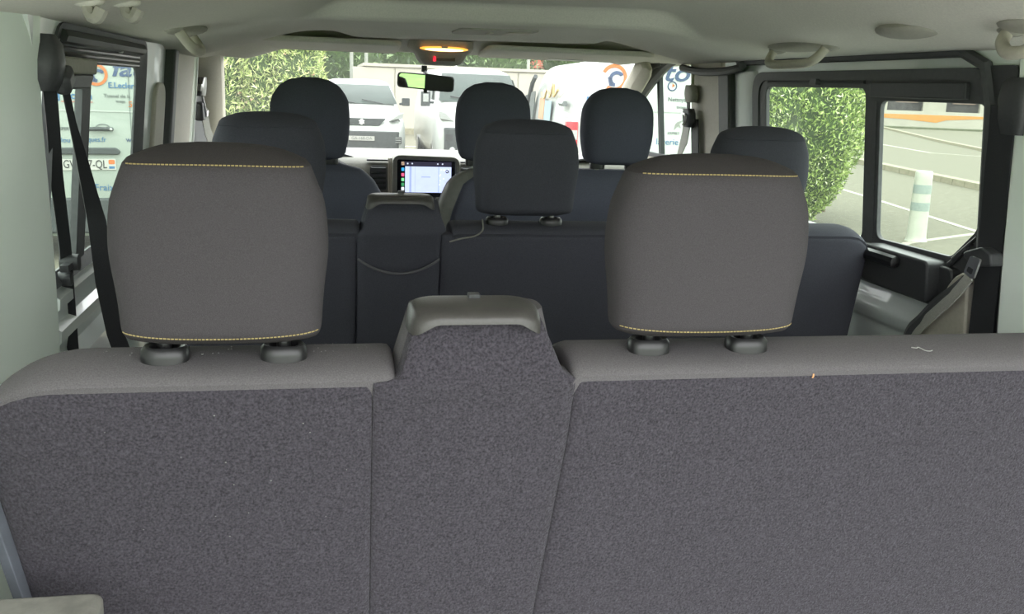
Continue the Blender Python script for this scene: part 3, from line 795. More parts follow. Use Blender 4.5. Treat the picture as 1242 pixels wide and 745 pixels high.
# ------------------------------------------------------------------ ceiling fittings
con = empty('overhead_console', (.35, 2.95, 1.77), 'grey overhead console with a lit amber courtesy lamp and red belt light', 'ceiling lamp')
bm = BM()
rings = []
for k, (z, hw, hd) in enumerate(((1.83, .098, .09), (1.812, .098, .09), (1.800, .090, .082), (1.792, .078, .07), (1.775, .070, .055), (1.764, .060, .045), (1.760, .045, .03))):
    rings.append([Vector((.349+hw*sup(2*PI*j/40, 3)[0], 2.97+hd*sup(2*PI*j/40, 3)[1], z)) for j in range(40)])
loft(bm, rings); ob('housing', bm, linerd, con, ang=60)
amber = mat('amber_lamp', 'ffa040', .4, emit=.32, ns=25, na=.25)
lampc = mat('lamp_core', 'ffd890', .4, emit=.9, ns=25, na=.2)
bm = BM(); bmesh.ops.create_uvsphere(bm, u_segments=24, v_segments=12, radius=1, matrix=Matrix.Translation((.350, 2.885, 1.806)) @ Matrix.Diagonal((.072, .012, .0075, 1)).to_4x4()); lens = ob('lamp_lens', bm, amber, con, label='glowing amber lens')
bm = BM(); bmesh.ops.create_uvsphere(bm, u_segments=24, v_segments=12, radius=1, matrix=Matrix.Translation((.350, 2.880, 1.8035)) @ Matrix.Diagonal((.058, .010, .0045, 1)).to_4x4()); ob('lamp_glow', bm, lampc, lens)
bm = BM(); box(bm, (.350, 2.873, 1.810), (.018, .008, .006)); ob('lamp_switch', bm, linerd, con, bevel=.001)
bm = BM(); box(bm, (.357, 2.913, 1.778), (.06, .004, .011)); dp = ob('display_strip', bm, blackp, con, bevel=.001)
bm = BM(); bmesh.ops.create_uvsphere(bm, u_segments=10, v_segments=6, radius=.0035, matrix=Matrix.Translation((.325, 2.909, 1.783))); box(bm, (.325, 2.909, 1.775), (.008, .002, .009)); ob('belt_warning_light', bm, mat('red_led', 'ff2038', .4, emit=.3, ns=30), dp)
# visors
for x0, x1, lb in ((-.30, .225, 'grey sun visor folded up above the driver, left of the console'), (.478, 1.0, 'grey sun visor with a white label, right of the console')):
    v = empty('sun_visor', ((x0+x1)/2, 3.0, 1.79), lb, 'sun visor', 'sun visors')
    bm = BM(); prism(bm, rpoly([(x0, 2.86), (x1, 2.86), (x1, 3.08), (x0, 3.08)], .03, 5), lambda x, y, t: Vector((x, y, 1.808 - .075*(y-2.86)+t)), 0, .016)
    ob('visor_panel', bm, liner, v, bevel=.006)
    if x0 > 0:
        bm = BM(); prism(bm, [(.700, 3.02), (.81, 3.02), (.81, 3.055), (.700, 3.055)], lambda x, y, t: Vector((x, y, 1.808 - .075*(y-2.86)+t)), -.0015, 0.001); ob('warning_label', bm, platem, v)
    bm = BM(); tube(bm, [(x0+.02 if x0 < 0 else x1-.02, 3.07, 1.806), (x0-.01 if x0 < 0 else x1+.01, 3.07, 1.815)], .008, 8); ob('visor_hinge', bm, blackp, v)
# mirror
mir = empty('rear_view_mirror', (.32, 3.15, 1.68), 'rear-view mirror on the windscreen reflecting green grass', 'mirror')
mr = Matrix.Rotation(-.03, 3, 'Y')
bm = BM(); mc = Vector((.321, 3.115, 1.710)); 
nrm = Vector((-.10, -1, -.022)).normalized()
rx = Vector((1, -.10, -.04)).normalized(); rz = rx.cross(-nrm) * -1
rz = nrm.cross(rx); rz = rz if rz.z > 0 else -rz
mm = lambda a, b, t: mc + rx*a + rz*b + nrm*t
prism(bm, rpoly([(-.091, -.022), (.091, -.026), (.091, .024), (-.091, .026)], .014, 5), mm, -.025, 0); ob('mirror_shell', bm, blackp, mir, bevel=.004)
mglass = mat('mirror_glass', 'f2f6f2', .01, 1, ns=1, na=.01)
bm = BM(); prism(bm, rpoly([(-.085, -.018), (.085, -.022), (.085, .020), (-.085, .022)], .011, 5), mm, 0, .0015); ob('mirror_glass', bm, mglass, mir)
bm = BM(); tube(bm, [mm(0, .02, -.01), (.322, 3.17, 1.752)], .008, 8); box(bm, (.319, 3.150, 1.752), (.018, .016, .02)); ob('mirror_mount', bm, blackp, mir, bevel=.002)
bm = BM(); prism(bm, rpoly([(-.003, -.026), (.088, -.026), (.090, .022), (-.003, .027)], [.003, .018, .018, .003], 5), mm, .002, .010); box(bm, mm(.0, -.028, .006), (.012, .01, .012)); ob('black_half', bm, blackp, mir, bevel=.003, label='black piece over the right half of the mirror')  # black rounded piece in front of the right half of the glass

# roof lamp in the beam and grab handles
rl = empty('roof_lamp', (.44, 2.52, 1.83), 'flat grey rear courtesy lamp set in the roof beam', 'ceiling lamp')
bm = BM(); prism(bm, rpoly([(.33, 2.40), (.53, 2.40), (.53, 2.58), (.33, 2.58)], .02, 4), lambda x, y, t: Vector((x, y, zc(x, y)+t)), -.004, .01); ob('lamp_base', bm, linerd, rl)
bm = BM(); prism(bm, rpoly([(.46, 2.44), (.52, 2.44), (.52, 2.56), (.46, 2.56)], .01, 4), lambda x, y, t: Vector((x, y, zc(x, y)+t)), -.007, .005); ob('lamp_lens', bm, trim, rl)
bm = BM(); box(bm, (.42, 2.5, zc(.42, 2.5)-.006), (.012, .05, .006)); ob('lamp_switch', bm, trim, rl, bevel=.001)
def grab(x, y0, y1, side, lb, drop=.042, dxi=.03):
    h = empty('grab_handle', (x, (y0+y1)/2, zc(x, (y0+y1)/2)-drop), lb, 'grab handle', 'roof grab handles')
    s = 1 if side == 'L' else -1
    def pt(y, k): return Vector((x + s*dxi*k, y, zc(x, y) + .012 - drop*k))
    bm = BM(); tube(bm, smooth_pts([pt(y0, -.1), pt(y0+.004, .6), pt(y0+.03, 1), pt((y0+y1)/2, 1.06), pt(y1-.03, 1), pt(y1-.004, .6), pt(y1, -.1)]), .0095, 10); ob('grip', bm, trim, h)
    for y in (y0, y1):
        bm = BM(); bmesh.ops.create_uvsphere(bm, u_segments=16, v_segments=8, radius=1, matrix=Matrix.Translation((x, y, zc(x, y)+.006)) @ Matrix.Diagonal((.02, .028, .014, 1)).to_4x4()); ob('mount', bm, linerd, h)
    bm = BM(); bmesh.ops.create_uvsphere(bm, u_segments=20, v_segments=10, radius=1, matrix=Matrix.Translation((x, (y0+y1)/2, zc(x, (y0+y1)/2)+.010)) @ Matrix.Diagonal((.05, (y1-y0)*.62, .016, 1)).to_4x4()); ob('recess', bm, linerd, h)
grab(-.265, 1.86, 2.04, 'L', 'pale grab handle on the left roof edge above the left window')
grab(.99, 1.80, 2.03, 'R', 'pale grab handle on the right roof edge above the sliding door')
bm = BM(); bmesh.ops.create_uvsphere(bm, u_segments=20, v_segments=10, radius=1, matrix=Matrix.Translation((.945, 1.47, zc(.945, 1.47)+.006)) @ Matrix.Diagonal((.045, .075, .016, 1)).to_4x4())
ob('coat_hook_cover', bm, linerd, label='smooth oval cover moulded in the right roof lining', cat='cover')
for x, y in ((-.272, 1.245), (-.245, 1.325)):
    hk = empty('coat_hook', (x, y, zc(x, y)-.02), 'grey roof hook at the top edge of the photo, ' + ('left' if y < 1.3 else 'right') + ' one of the pair', 'hook', 'roof hooks')
    bm = BM(); tube(bm, smooth_pts([(x, y, zc(x, y)+.005), (x+.004, y-.005, zc(x, y)-.012), (x+.012, y-.01, zc(x, y)-.016), (x+.018, y-.01, zc(x, y)-.006)]), .008, 8); ob('hook', bm, linerd, hk)
    bm = BM(); bmesh.ops.create_uvsphere(bm, u_segments=14, v_segments=8, radius=1, matrix=Matrix.Translation((x, y, zc(x, y)+.003)) @ Matrix.Diagonal((.02, .02, .008, 1)).to_4x4()); ob('base', bm, liner, hk)
grab(.975, 1.16, 1.26, 'R', 'pale grab handle cut off at the upper right corner')

# ------------------------------------------------------------------ seat belts
b1 = empty('seat_belt', (-.37, 1.45, .9), 'black seat belt hanging from the rear left pillar across the left window', 'seat belt', 'seat belts')
bm = BM(); rings = []
for z, hw, hd in ((1.675, .020, .014), (1.69, .030, .024), (1.715, .032, .027), (1.735, .028, .025), (1.748, .018, .016)):
    rings.append([Vector((-.359+hd*.85*sup(2*PI*k/20, 3)[0], 1.385+hw*sup(2*PI*k/20, 3)[1], z)) for k in range(20)])
loft(bm, rings); ob('belt_anchor', bm, blackp, b1, label='black upper belt anchor cover')
bm = BM(); box(bm, (-.343, 1.41, 1.690), (.022, .04, .03), Matrix.Rotation(.5, 3, 'X')); ob('belt_loop', bm, blackp, b1, bevel=.008)
bm = BM(); ribbon(bm, [(-0.36, 1.4, 1.685), (-0.365, 1.424, 1.628), (-0.374, 1.458, 1.555), (-0.388, 1.532, 1.443), (-0.405, 1.603, 1.269), (-.41, 1.65, .80)], (.75, .65, 0), [.019, .018, .018, .018, .018, .018]); ob('webbing', bm, webm, b1)
bm = BM(); ribbon(bm, [(-0.346, 1.419, 1.687), (-0.347, 1.455, 1.63), (-0.347, 1.494, 1.577), (-0.348, 1.539, 1.516), (-0.348, 1.568, 1.474), (-0.348, 1.593, 1.374), (-0.353, 1.674, 1.266), (-.32, 1.72, 1.1)],
                  [(.7, .7, 0), (.6, .8, 0), (.8, .6, 0), (.95, .5, 0), (1, .35, 0), (1, .2, 0), (1, .1, 0), (1, 0, 0)], [.010, .010, .016, .022, .027, .027, .028, .032]); ob('webbing', bm, webm, b1)
b2 = empty('seat_belt', (1.10, 1.45, .9), 'black seat belt on the right rear pillar with a chrome tongue', 'seat belt', 'seat belts')
bm = BM(); rings = []
for z, hw, hd in ((1.655, .022, .012), (1.68, .030, .02), (1.71, .032, .024), (1.735, .028, .022), (1.745, .018, .012)):
    rings.append([Vector((1.088+hd*.75*sup(2*PI*k/20, 3)[0], 1.375+hw*sup(2*PI*k/20, 3)[1], z)) for k in range(20)])
loft(bm, rings); ob('belt_anchor', bm, blackp, b2)
bm = BM(); ribbon(bm, [(1.078, 1.388, 1.70), (1.088, 1.395, 1.60), (1.103, 1.402, 1.467), (1.115, 1.41, 1.30), (1.13, 1.42, .9)], (-.25, .96, 0), .046); ob('webbing', bm, webm, b2)
bm = BM(); prism(bm, rpoly([(1.372, 1.440), (1.375, 1.460), (1.40, 1.468), (1.445, 1.452), (1.442, 1.440), (1.40, 1.434)], .005, 3), mapR, .016, .042); ob('tongue_holder', bm, blackp, b2, bevel=.003)
bm = BM(); prism(bm, rpoly([(1.392, 1.448), (1.418, 1.450), (1.434, 1.418), (1.408, 1.410)], .005, 3), mapR, .043, .047)
tg = ob('belt_tongue', bm, chrome, b2, label='chrome belt tongue')
bm = BM(); prism(bm, rpoly([(1.408, 1.428), (1.420, 1.431), (1.424, 1.422), (1.412, 1.418)], .002, 2), mapR, .0465, .0485); ob('tongue_slot', bm, blackp, tg)
bm = BM(); ribbon(bm, [mapR(1.418, 1.414, .045), mapR(1.445, 1.385, .045), mapR(1.473, 1.358, .045), mapR(1.525, 1.315, .045), mapR(1.574, 1.276, .04), mapR(1.61, 1.20, .04), mapR(1.62, .9, .04)], (.0, .75, .62), .020); ob('webbing', bm, web_lit, b2, label='stretch of belt with sky light painted in pale')
b3 = empty('seat_belt', (1.09, 2.76, 1.3), 'front right seat belt with a dangling tongue on the centre pillar', 'seat belt', 'seat belts')
bm = BM(); tube(bm, [mapR(2.75, 1.775, .015), mapR(2.755, 1.70, .02)], .005, 8); ob('belt_slot', bm, trim, b3)
bm = BM(); rings = [[mapR(2.755+hw*sup(2*PI*k/18, 2.6)[0], z, .022+.014*sup(2*PI*k/18, 2.6)[1]) for k in range(18)] for z, hw in ((1.678, .02), (1.69, .034), (1.705, .038), (1.72, .030), (1.728, .018))]
loft(bm, rings); ob('belt_anchor', bm, linerd, b3)
bm = BM(); ribbon(bm, [mapR(2.755, 1.69, .03), mapR(2.76, 1.655, .03)], (0, 1, 0), .02); ob('webbing', bm, webm, b3)
bm = BM(); rings = [[mapR(2.755+hw*sup(2*PI*k/18, 2.6)[0], z, .03+.014*sup(2*PI*k/18, 2.6)[1]) for k in range(18)] for z, hw in ((1.605, .02), (1.62, .036), (1.645, .036), (1.66, .022))]
loft(bm, rings); ob('buckle_body', bm, blackp, b3)
bm = BM(); tube(bm, smooth_pts([mapR(2.765, 1.645, .046), mapR(2.74, 1.640, .048), mapR(2.745, 1.622, .048), mapR(2.765, 1.612, .046)]), .0035, 6); ob('belt_tongue', bm, chrome, b3)
bm = BM(); ribbon(bm, [mapR(2.77, 1.625, .03), mapR(2.82, 1.57, .02), mapR(2.87, 1.53, .015), mapR(2.93, 1.46, .01)], (0, 1, .2), [.05, .045, .03, .03]); ob('webbing', bm, web_lit, b3)
bm = BM(); ribbon(bm, [mapR(2.735, 1.63, .02), mapR(2.735, 1.5, .02), mapR(2.735, 1.0, .02)], (0, 1, 0), .055); ob('webbing', bm, webm, b3)
b4 = empty('seat_belt', (-.38, 3.0, 1.3), 'front left seat belt with a dark buckle beside the left centre pillar', 'seat belt', 'seat belts')
bm = BM(); tube(bm, [mapL(2.96, 1.79, .004), mapL(2.97, 1.60, .004), mapL(2.97, 1.2, .004)], .008, 8); ob('belt_guide', bm, trimg, b4)
bm = BM(); rings = [[mapL(3.06+hw*sup(2*PI*k/18, 2.6)[0], z, .012+.014*sup(2*PI*k/18, 2.6)[1]) for k in range(18)] for z, hw in ((1.645, .03), (1.66, .06), (1.68, .055), (1.70, .02))]
loft(bm, rings); ob('belt_anchor', bm, steel, b4)
bm = BM(); box(bm, mapL(3.05, 1.60, .016), (.024, .08, .055)); ob('buckle_body', bm, blackp, b4, bevel=.006)
bm = BM(); tube(bm, smooth_pts([mapL(3.02, 1.645, .022), mapL(3.06, 1.60, .03), mapL(3.08, 1.585, .03), mapL(3.1, 1.60, .03)]), .004, 6); ob('belt_tongue', bm, chrome, b4)
bm = BM(); ribbon(bm, [mapL(3.10, 1.60, .02), mapL(3.2, 1.53, .025), mapL(3.30, 1.47, .04)], (.3, .9, 0), .03); ob('webbing', bm, web_lit, b4)

# ------------------------------------------------------------------ outside: ground
bm = BM(); N = 24
g = bmesh.ops.create_grid(bm, x_segments=N, y_segments=N, size=1, matrix=Matrix.Diagonal((130, 130, 1, 1)))
bmesh.ops.translate(bm, verts=bm.verts[:], vec=(0, 60, 0))
ground = ob('ground', bm, asph, kind='structure', local=True, label='sunlit grey asphalt car park')
def strip2(name, pts, wd, h, m, par=None, **kw):
    bm = BM(); rings = []
    P_ = [Vector((x, y, 0)) for x, y in pts]
    for i, p in enumerate(P_):
        t = (P_[min(i+1, len(P_)-1)]-P_[max(i-1, 0)]).normalized(); nn = Vector((-t.y, t.x, 0))
        rings.append([p+nn*wd/2, p-nn*wd/2, p-nn*wd/2+Vector((0, 0, h)), p+nn*wd/2+Vector((0, 0, h))])
    loft(bm, rings); return ob(name, bm, m, par, **kw)
for pts, wd in (([(10.6, 20.6), (9.67, 15.63), (8.915, 12.02), (8.3, 9.0)], .11), ([(5.6, 9.0), (7.09, 10.52), (8.18, 11.09), (10.2, 12.1)], .10),
                ([(24.0, 42), (21.0, 30.5), (22.5, 28.0), (29, 28.5)], .16), ([(-2, 27.2), (4, 27.2)], .3)):
    strip2('line_marking', pts, wd, .006, linem, ground)
k1 = empty('kerb', (13.8, 20, 0), 'low concrete kerb strip across the lot behind the bollard', 'kerb')
kp = [(17.0, 36.0), (15.2, 27.0), (14.0, 21.2), (13.4, 17.9), (12.6, 13.5)]
for a, b in zip(kp, kp[1:]):
    n = 6
    for i in range(n):
        p = Vector(a).lerp(Vector(b), i/n); q = Vector(a).lerp(Vector(b), (i+.97)/n)
        strip2('kerb_stone', [tuple(p), tuple(q)], .30, .13, kerbm, k1, smooth=False)
strip2('road_edge', [(40, 66), (27.6, 39.5), (22.5, 27.5), (20, 20)], .25, .10, kerbm, None, kind='structure', label='pale road edge beyond the kerb')

# bollard
bo = empty('bollard', (7.34, 10.72, 0), 'white plastic bollard with two grey-blue reflective bands on the asphalt', 'bollard')
cx, cy = 7.34, 10.72
prb = [(0, .135), (.02, .125), (.06, .118), (.78, .105), (.855, .104), (.875, .095), (.88, .06)]
def rev(bm, pr, cx, cy, n=24):
    loft(bm, [[Vector((cx+r*math.cos(2*PI*k/n), cy+r*math.sin(2*PI*k/n), z)) for k in range(n)] for z, r in pr])
bm = BM(); rev(bm, prb, cx, cy); ob('post', bm, mat('bollard_white', 'a3a698', .5, ns=8, na=.05), bo)
band = mat('reflective_band', '808c85', .4, ns=50, na=.1)
for z0, z1 in ((.60, .71), (.385, .49)):
    bm = BM(); r0 = lerp(.118, .105, (z0-.06)/.72)+.002; r1 = lerp(.118, .105, (z1-.06)/.72)+.002
    rev(bm, [(z0, r0), (z1, r1)], cx, cy); ob('reflective_band', bm, band, bo)

bm = BM(); box(bm, (XC, -4.2, .01), (14, 11, .02)); ob('bounce_apron', bm, mat('bounce_concrete', 'bab9b6', .9, ns=4, na=.12, bs=40, bst=.2), kind='structure', label='added unseen pale slab behind the van, bouncing light inside')  # unseen pale slab, added to bounce light up to the ceiling
# ------------------------------------------------------------------ vegetation
def leaf_cloud(name, n, place, size, m, par, seed=1, long=2.4, **kw):
    rnd = random.Random(seed); V = []; Fc = []
    for i in range(n):
        p, out = place(rnd)
        a = Vector((rnd.gauss(0, 1), rnd.gauss(0, 1), rnd.gauss(0, 1)+.9)) + out*.9
        a.normalize(); b = a.cross(Vector((rnd.gauss(0, 1), rnd.gauss(0, 1), rnd.gauss(0, 1)))).normalized()
        s = size*rnd.uniform(.6, 1.4); k = len(V)
        V += [p - b*s*.5, p + a*s*long*.5 - b*s*.15, p + a*s*long, p + b*s*.5 + a*s*long*.45]
        Fc.append((k, k+1, k+2, k+3))
    off = wloc(par) if par else Vector((0, 0, 0))
    me = bpy.data.meshes.new(name); me.from_pydata([v-off for v in V], [], Fc); me.materials.append(m)
    o = bpy.data.objects.new(name, me); link(o, par, kw.get('kind')); return o
def crown(cx, cy, T):
    """T: (z, radius)"""
    zs = [t[0] for t in T]
    def place(r):
        z = r.uniform(zs[0], zs[-1]); R, = tab(T, z); a = r.uniform(0, 2*PI)
        q = R*(1-abs(r.gauss(0, .16)))*(1+.10*math.sin(5*a+2.0*z)+.05*math.sin(9*z+a*3))
        o = Vector((math.cos(a), math.sin(a), .2)); return Vector((cx+q*math.cos(a), cy+q*math.sin(a), z)), o
    return place
thm = leaf_mat('thuja_leaves', [(0, '506432'), (.35, '7e9846'), (.7, 'a6bc66'), (.9, 'c2d088'), (1, 'ececd0')])
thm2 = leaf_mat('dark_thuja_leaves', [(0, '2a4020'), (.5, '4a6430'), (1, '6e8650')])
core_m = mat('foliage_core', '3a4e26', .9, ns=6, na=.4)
bark = mat('bark', '5a4a38', .9, ns=20, na=.3)
def thuja(cx, cy, T, n, m, lb, seed, sz=.028):
    t = empty('thuja', (cx, cy, 0), lb, 'tree', 'thujas by the car park')
    leaf_cloud('foliage', n, crown(cx, cy, T), sz, m, t, seed, kind='stuff')
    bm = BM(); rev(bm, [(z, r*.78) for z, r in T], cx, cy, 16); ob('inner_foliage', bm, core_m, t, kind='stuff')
    bm = BM(); tube(bm, [(cx, cy, 0), (cx, cy, 1.2)], .05, 8); ob('trunk', bm, bark, t)
thuja(6.60, 12.4, [(.06, .18), (.25, .36), (.6, .58), (1.1, .78), (1.7, .86), (2.5, .8), (3.4, .5), (3.9, .1)], 34000, thm, 'bright green thuja seen through the left pane of the sliding door', 4)
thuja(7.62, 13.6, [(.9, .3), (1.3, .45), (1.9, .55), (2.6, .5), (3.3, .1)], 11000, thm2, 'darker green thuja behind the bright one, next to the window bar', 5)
thuja(5.55, 13.75, [(.1, .3), (.5, .5), (1.2, .6), (2.2, .6), (3.4, .3), (3.8, .1)], 14000, thm, 'green thuja left of the others, behind the pillar', 6)

olm = leaf_mat('oleander_leaves', [(0, '708450'), (.4, 'a0b468'), (.8, 'ccd490'), (1, 'e8e8b8')])
flm = leaf_mat('oleander_flowers', [(0, 'd8a284'), (.5, 'e0bc9c'), (1, 'ece0b8')])
ole_pts = [(-2.45, 16.6, .56), (-1.72, 16.3, .58), (-1.05, 16.6, .56), (-.42, 16.4, .50)]
for i, (cx, cy, rr) in enumerate(ole_pts):
    t = empty('oleander', (cx, cy, 0), ['tall flowering shrub at the far left of the windscreen hedge', 'flowering shrub with pinkish blooms left of the driver headrest', 'flowering shrub just above the driver headrest', 'flowering shrub at the right end of the hedge, nearest the small van'][i], 'shrub', 'flowering hedge ahead of the van')
    T = [(.3, .5*rr), (.9, .8*rr), (1.6, .9*rr), (2.4, .85*rr), (3.0, .6*rr), (3.4, .15)]
    leaf_cloud('foliage', 9000, crown(cx, cy, T), .030, olm, t, 20+i, 3.4, kind='stuff')
    leaf_cloud('flower', 160, crown(cx, cy, [(z, r*1.03) for z, r in T]), .05, flm, t, 40+i, 1.3, kind='stuff')
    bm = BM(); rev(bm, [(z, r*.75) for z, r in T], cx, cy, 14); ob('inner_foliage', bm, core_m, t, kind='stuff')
    bm = BM(); tube(bm, [(cx, cy, 0), (cx, cy, 1)], .05, 6); ob('stem', bm, bark, t)
trm = leaf_mat('tree_leaves', [(0, '34482a'), (.5, '587044'), (1, '7c945e')])
trees = [(1.0, 46, 'dark green tree behind the small van, left one', 2.0), (4.2, 50.5, 'dark green tree behind the white building, middle one', 2.1), (9.0, 52, 'dark green tree left of the passenger visor', 2.4), (14.2, 54, 'dark green tree above the large white van', 2.4), (-3.5, 40, 'broad tree behind the flowering hedge', 2.5), (-9.5, 34, 'broad tree behind the left white van', 3.0)]
for i, (cx, cy, rr, ) in enumerate([(a, b, d) for a, b, c, d in trees]):
    t = empty('tree', (cx, cy, 0), trees[i][2], 'tree', 'trees beyond the car park')
    T = [(1.0, .3*rr), (1.8, .8*rr), (3.2, rr), (5, .8*rr), (6.2, .2*rr)]
    leaf_cloud('foliage', 2600, crown(cx, cy, T), .15, trm, t, 60+i, 2.2, kind='stuff')
    bm = BM(); rev(bm, [(z, r*.85) for z, r in T], cx, cy, 14); ob('inner_foliage', bm, core_m, t, kind='stuff')
    bm = BM(); tube(bm, [(cx, cy, 0), (cx, cy, 2)], .18, 8); ob('trunk', bm, bark, t)
polem = mat('pole_metal', '84887e', .5, ns=10)
for x, lb in ((1.15, 'thin pale lamp post behind the small van, left one'), (1.75, 'thin pale lamp post behind the small van, right one'), (8.6, 'pale post standing above the large white van')):
    bm = BM(); tube(bm, [(x, 41, 0), (x, 41, 6.5)], .07, 8); p = empty('lamp_post', (x, 41, 0), lb, 'lamp post', 'lamp posts beyond the vans'); ob('pole', bm, polem, p)
    bm = BM(); tube(bm, [(x, 41, 6.5), (x+1.0, 41, 6.7)], .06, 6); box(bm, (x+1.1, 41, 6.68), (.6, .25, .1)); ob('lamp_head', bm, polem, p)
# lawn behind the van, seen in the mirror
lawnm = mat('lawn', '527a2c', .9, ns=3, na=.25, bs=40, bst=.4)
bm = BM(); slab(bm, 10, 8, lambda u, v: Vector((lerp(-22, 22, u), lerp(-11, -30, v), .02+3.2*v**1.1)), lambda u, v: Vector((lerp(-22, 22, u), lerp(-11, -30, v), -.2)))
ob('lawn_bank', bm, lawnm, kind='structure', label='green grass bank behind the van, seen in the mirror')

# ------------------------------------------------------------------ buildings
wb = empty('white_building', (5.6, 36, 0), 'long low white building behind the parked vans', 'building')
bm = BM(); box(bm, (6.9, 37, 1.14), (10.9, 6, 2.28)); ob('wall', bm, whitew, wb)
bm = BM(); box(bm, (6.9, 33.93, .10), (10.9, .12, .20)); ob('plinth', bm, kerbm, wb)
for i in range(8):
    bm = BM(); box(bm, (1.7+1.45*i, 33.985, 1.22), (1.40, .05, 2.04)); ob('panel', bm, whitew, wb, bevel=.01)
bm = BM(); box(bm, (6.9, 37, 2.33), (11.1, 6.2, .10)); ob('roof_edge', bm, whitew, wb)
rb = empty('red_roofed_building', (15.5, 64, 0), 'building with a pinkish red roof far behind the white van', 'building')
bm = BM(); box(bm, (16.5, 64, 1.5), (9, 6, 3.0)); ob('wall', bm, whitew, rb)
bm = BM(); prism(bm, [(11.8, 3.0), (21.2, 3.0), (20.5, 4.6), (12.5, 4.6)], mapXZ(60.8), 0, 6.5); ob('roof', bm, mat('red_roof', '9a5a46', .8, ns=3), rb)
# far wall with orange band, and the building behind it (right window)
fwl = empty('forecourt_wall', (42, 63, 0), 'low white forecourt wall with an orange band across the road', 'wall')
A, B_ = Vector((35.5, 62, 0)), Vector((51, 55, 0)); dirv = (B_-A).normalized(); nv = Vector((-dirv.y, dirv.x, 0))
mw = lambda a, b, t: A + dirv*a + Vector((0, 0, b)) + nv*t
LW = (B_-A).length
bm = BM(); prism(bm, [(0, 0), (LW, 0), (LW, 1.16), (0, 1.16)], mw, 0, .3); ob('wall', bm, whitew, fwl)
bm = BM(); prism(bm, [(0, .72), (.46*LW*.5, .60), (.36*LW, .42), (.40*LW, .62), (.55*LW, .80), (LW, .82), (LW, .95), (.5*LW, .94), (0, .90)], mw, -.02, 0); ob('orange_band', bm, mat('orange_paint', 'ac7838', .6, ns=3, na=.06), fwl)
bm = BM(); prism(bm, [(-2, 0), (LW, 0), (LW, .12), (-2, .12)], mw, -2.2, -.5); ob('verge', bm, mat('verge_grass', '565a46', .9, ns=4, na=.2), fwl)
fb = empty('shop_building', (46, 70, 0), 'white pillared shop front with dark openings beyond the orange wall', 'building')
mb = lambda a, b, t: A + dirv*a + Vector((0, 0, b)) + nv*(6+t)
bm = BM(); prism(bm, [(-6, 0), (LW+8, 0), (LW+8, 4.2), (-6, 4.2)], mb, .6, 5); ob('wall', bm, mat('shop_dark', '3c3a39', .7, ns=2, na=.3), fb)
for a in (-4.5, 1.6, 3.4, 7.2, 10.6, 15, 19):
    bm = BM(); w_ = 1.0 if a in (7.2, 1.6) else .5
    if a == -4.5: w_ = 5.0
    prism(bm, [(a-w_, 0), (a+w_*.6, 0), (a+w_*.6, 3.6), (a-w_, 3.6)], mb, 0, .5); ob('pillar', bm, whitew, fb)
bm = BM(); prism(bm, [(-6, 3.2), (LW+8, 3.2), (LW+8, 4.4), (-6, 4.4)], mb, -.6, .6); ob('canopy', bm, whitew, fb)
for a in (5, 9, 13):
    bm = BM(); prism(bm, rpoly([(a-.7, 1.7), (a+.9, 1.7), (a+.9, 2.05), (a-.7, 2.05)], .1, 3), mb, .45, .6); ob('shop_panel', bm, mat('shop_pinkish', '7a6a60', .7), fb)

# ------------------------------------------------------------------ vans outside
def van_ring(y, hw, z0, z1, top, n=44, e=7):
    r = []
    for k in range(n):
        a, b = sup(2*PI*k/n, e); zz = (b+1)/2
        r.append(Vector((a*hw*lerp(1, top, max(0, zz-.45)/.55), y, lerp(z0, z1, zz))))
    return r
def van_body(parent, secs, m=None):
    bm = BM(); loft(bm, [van_ring(*s) for s in secs]); return ob('body', bm, m or white, parent, local=True, ang=35)
def lo(name, bm, m, par, **kw): return ob(name, bm, m, par, local=True, **kw)
def wheels(par, ys, hw, r=.33):
    for y in ys:
        for s in (-1, 1):
            bm = BM(); tube(bm, [(s*(hw-.20), y, r), (s*(hw+.01), y, r)], r, 24); wv = lo('wheel', bm, tyre, par)
            bm = BM(); tube(bm, [(s*(hw+.008), y, r), (s*(hw+.02), y, r)], r*.62, 18); lo('hub_cap', bm, steel, wv)
def mxz(y): return lambda x, z, t: Vector((x, y+t, z))

# small van facing us
pv = empty('small_van', (.76, 20, 0), 'small white van facing us with a dark grille and grey bumper, left of the mirror', 'van', 'white vans parked outside', rz=0, kind=None); WL[pv] = Vector((0, 0, 0))
van_body(pv, [(-.02, .70, .28, .70, 1), (.04, .82, .24, .86, 1), (.14, .90, .22, 1.0, .98), (.32, .92, .2, 1.07, .97), (1.0, .925, .2, 1.22, .93), (1.08, .925, .2, 1.27, .92), (1.70, .925, .2, 1.71, .78), (1.9, .925, .2, 1.76, .78), (2.6, .925, .2, 1.79, .78), (4.2, .92, .2, 1.78, .78), (4.35, .88, .25, 1.74, .78)])
bm = BM(); loft(bm, [[(-.79, 1.055, 1.275), (.79, 1.055, 1.275), (.80, 1.10, 1.29), (-.80, 1.10, 1.29)], [(-.66, 1.60, 1.665), (.66, 1.60, 1.665), (.66, 1.66, 1.67), (-.66, 1.66, 1.67)]]); lo('windscreen', bm, vglass, pv)
bm = BM(); prism(bm, rpoly([(-.87, .14), (-.72, -.04), (-.3, -.075), (.3, -.075), (.72, -.04), (.87, .14), (.87, .4), (-.87, .4)], .06, 4), mapXY(0), .26, .745); lo('bumper', bm, vdark, pv, bevel=.02)
bm = BM(); prism(bm, rpoly([(-.66, .335), (.66, .335), (.70, .38), (-.70, .38)], .01, 2), mxz(-.085), 0, .03); lo('bumper_chrome', bm, clearm, pv)
bm = BM(); prism(bm, rpoly([(-.36, .855), (.36, .855), (.50, 1.0), (-.50, 1.0)], .02, 3), mxz(.02), 0, .06); gr = lo('grille', bm, vdark, pv)
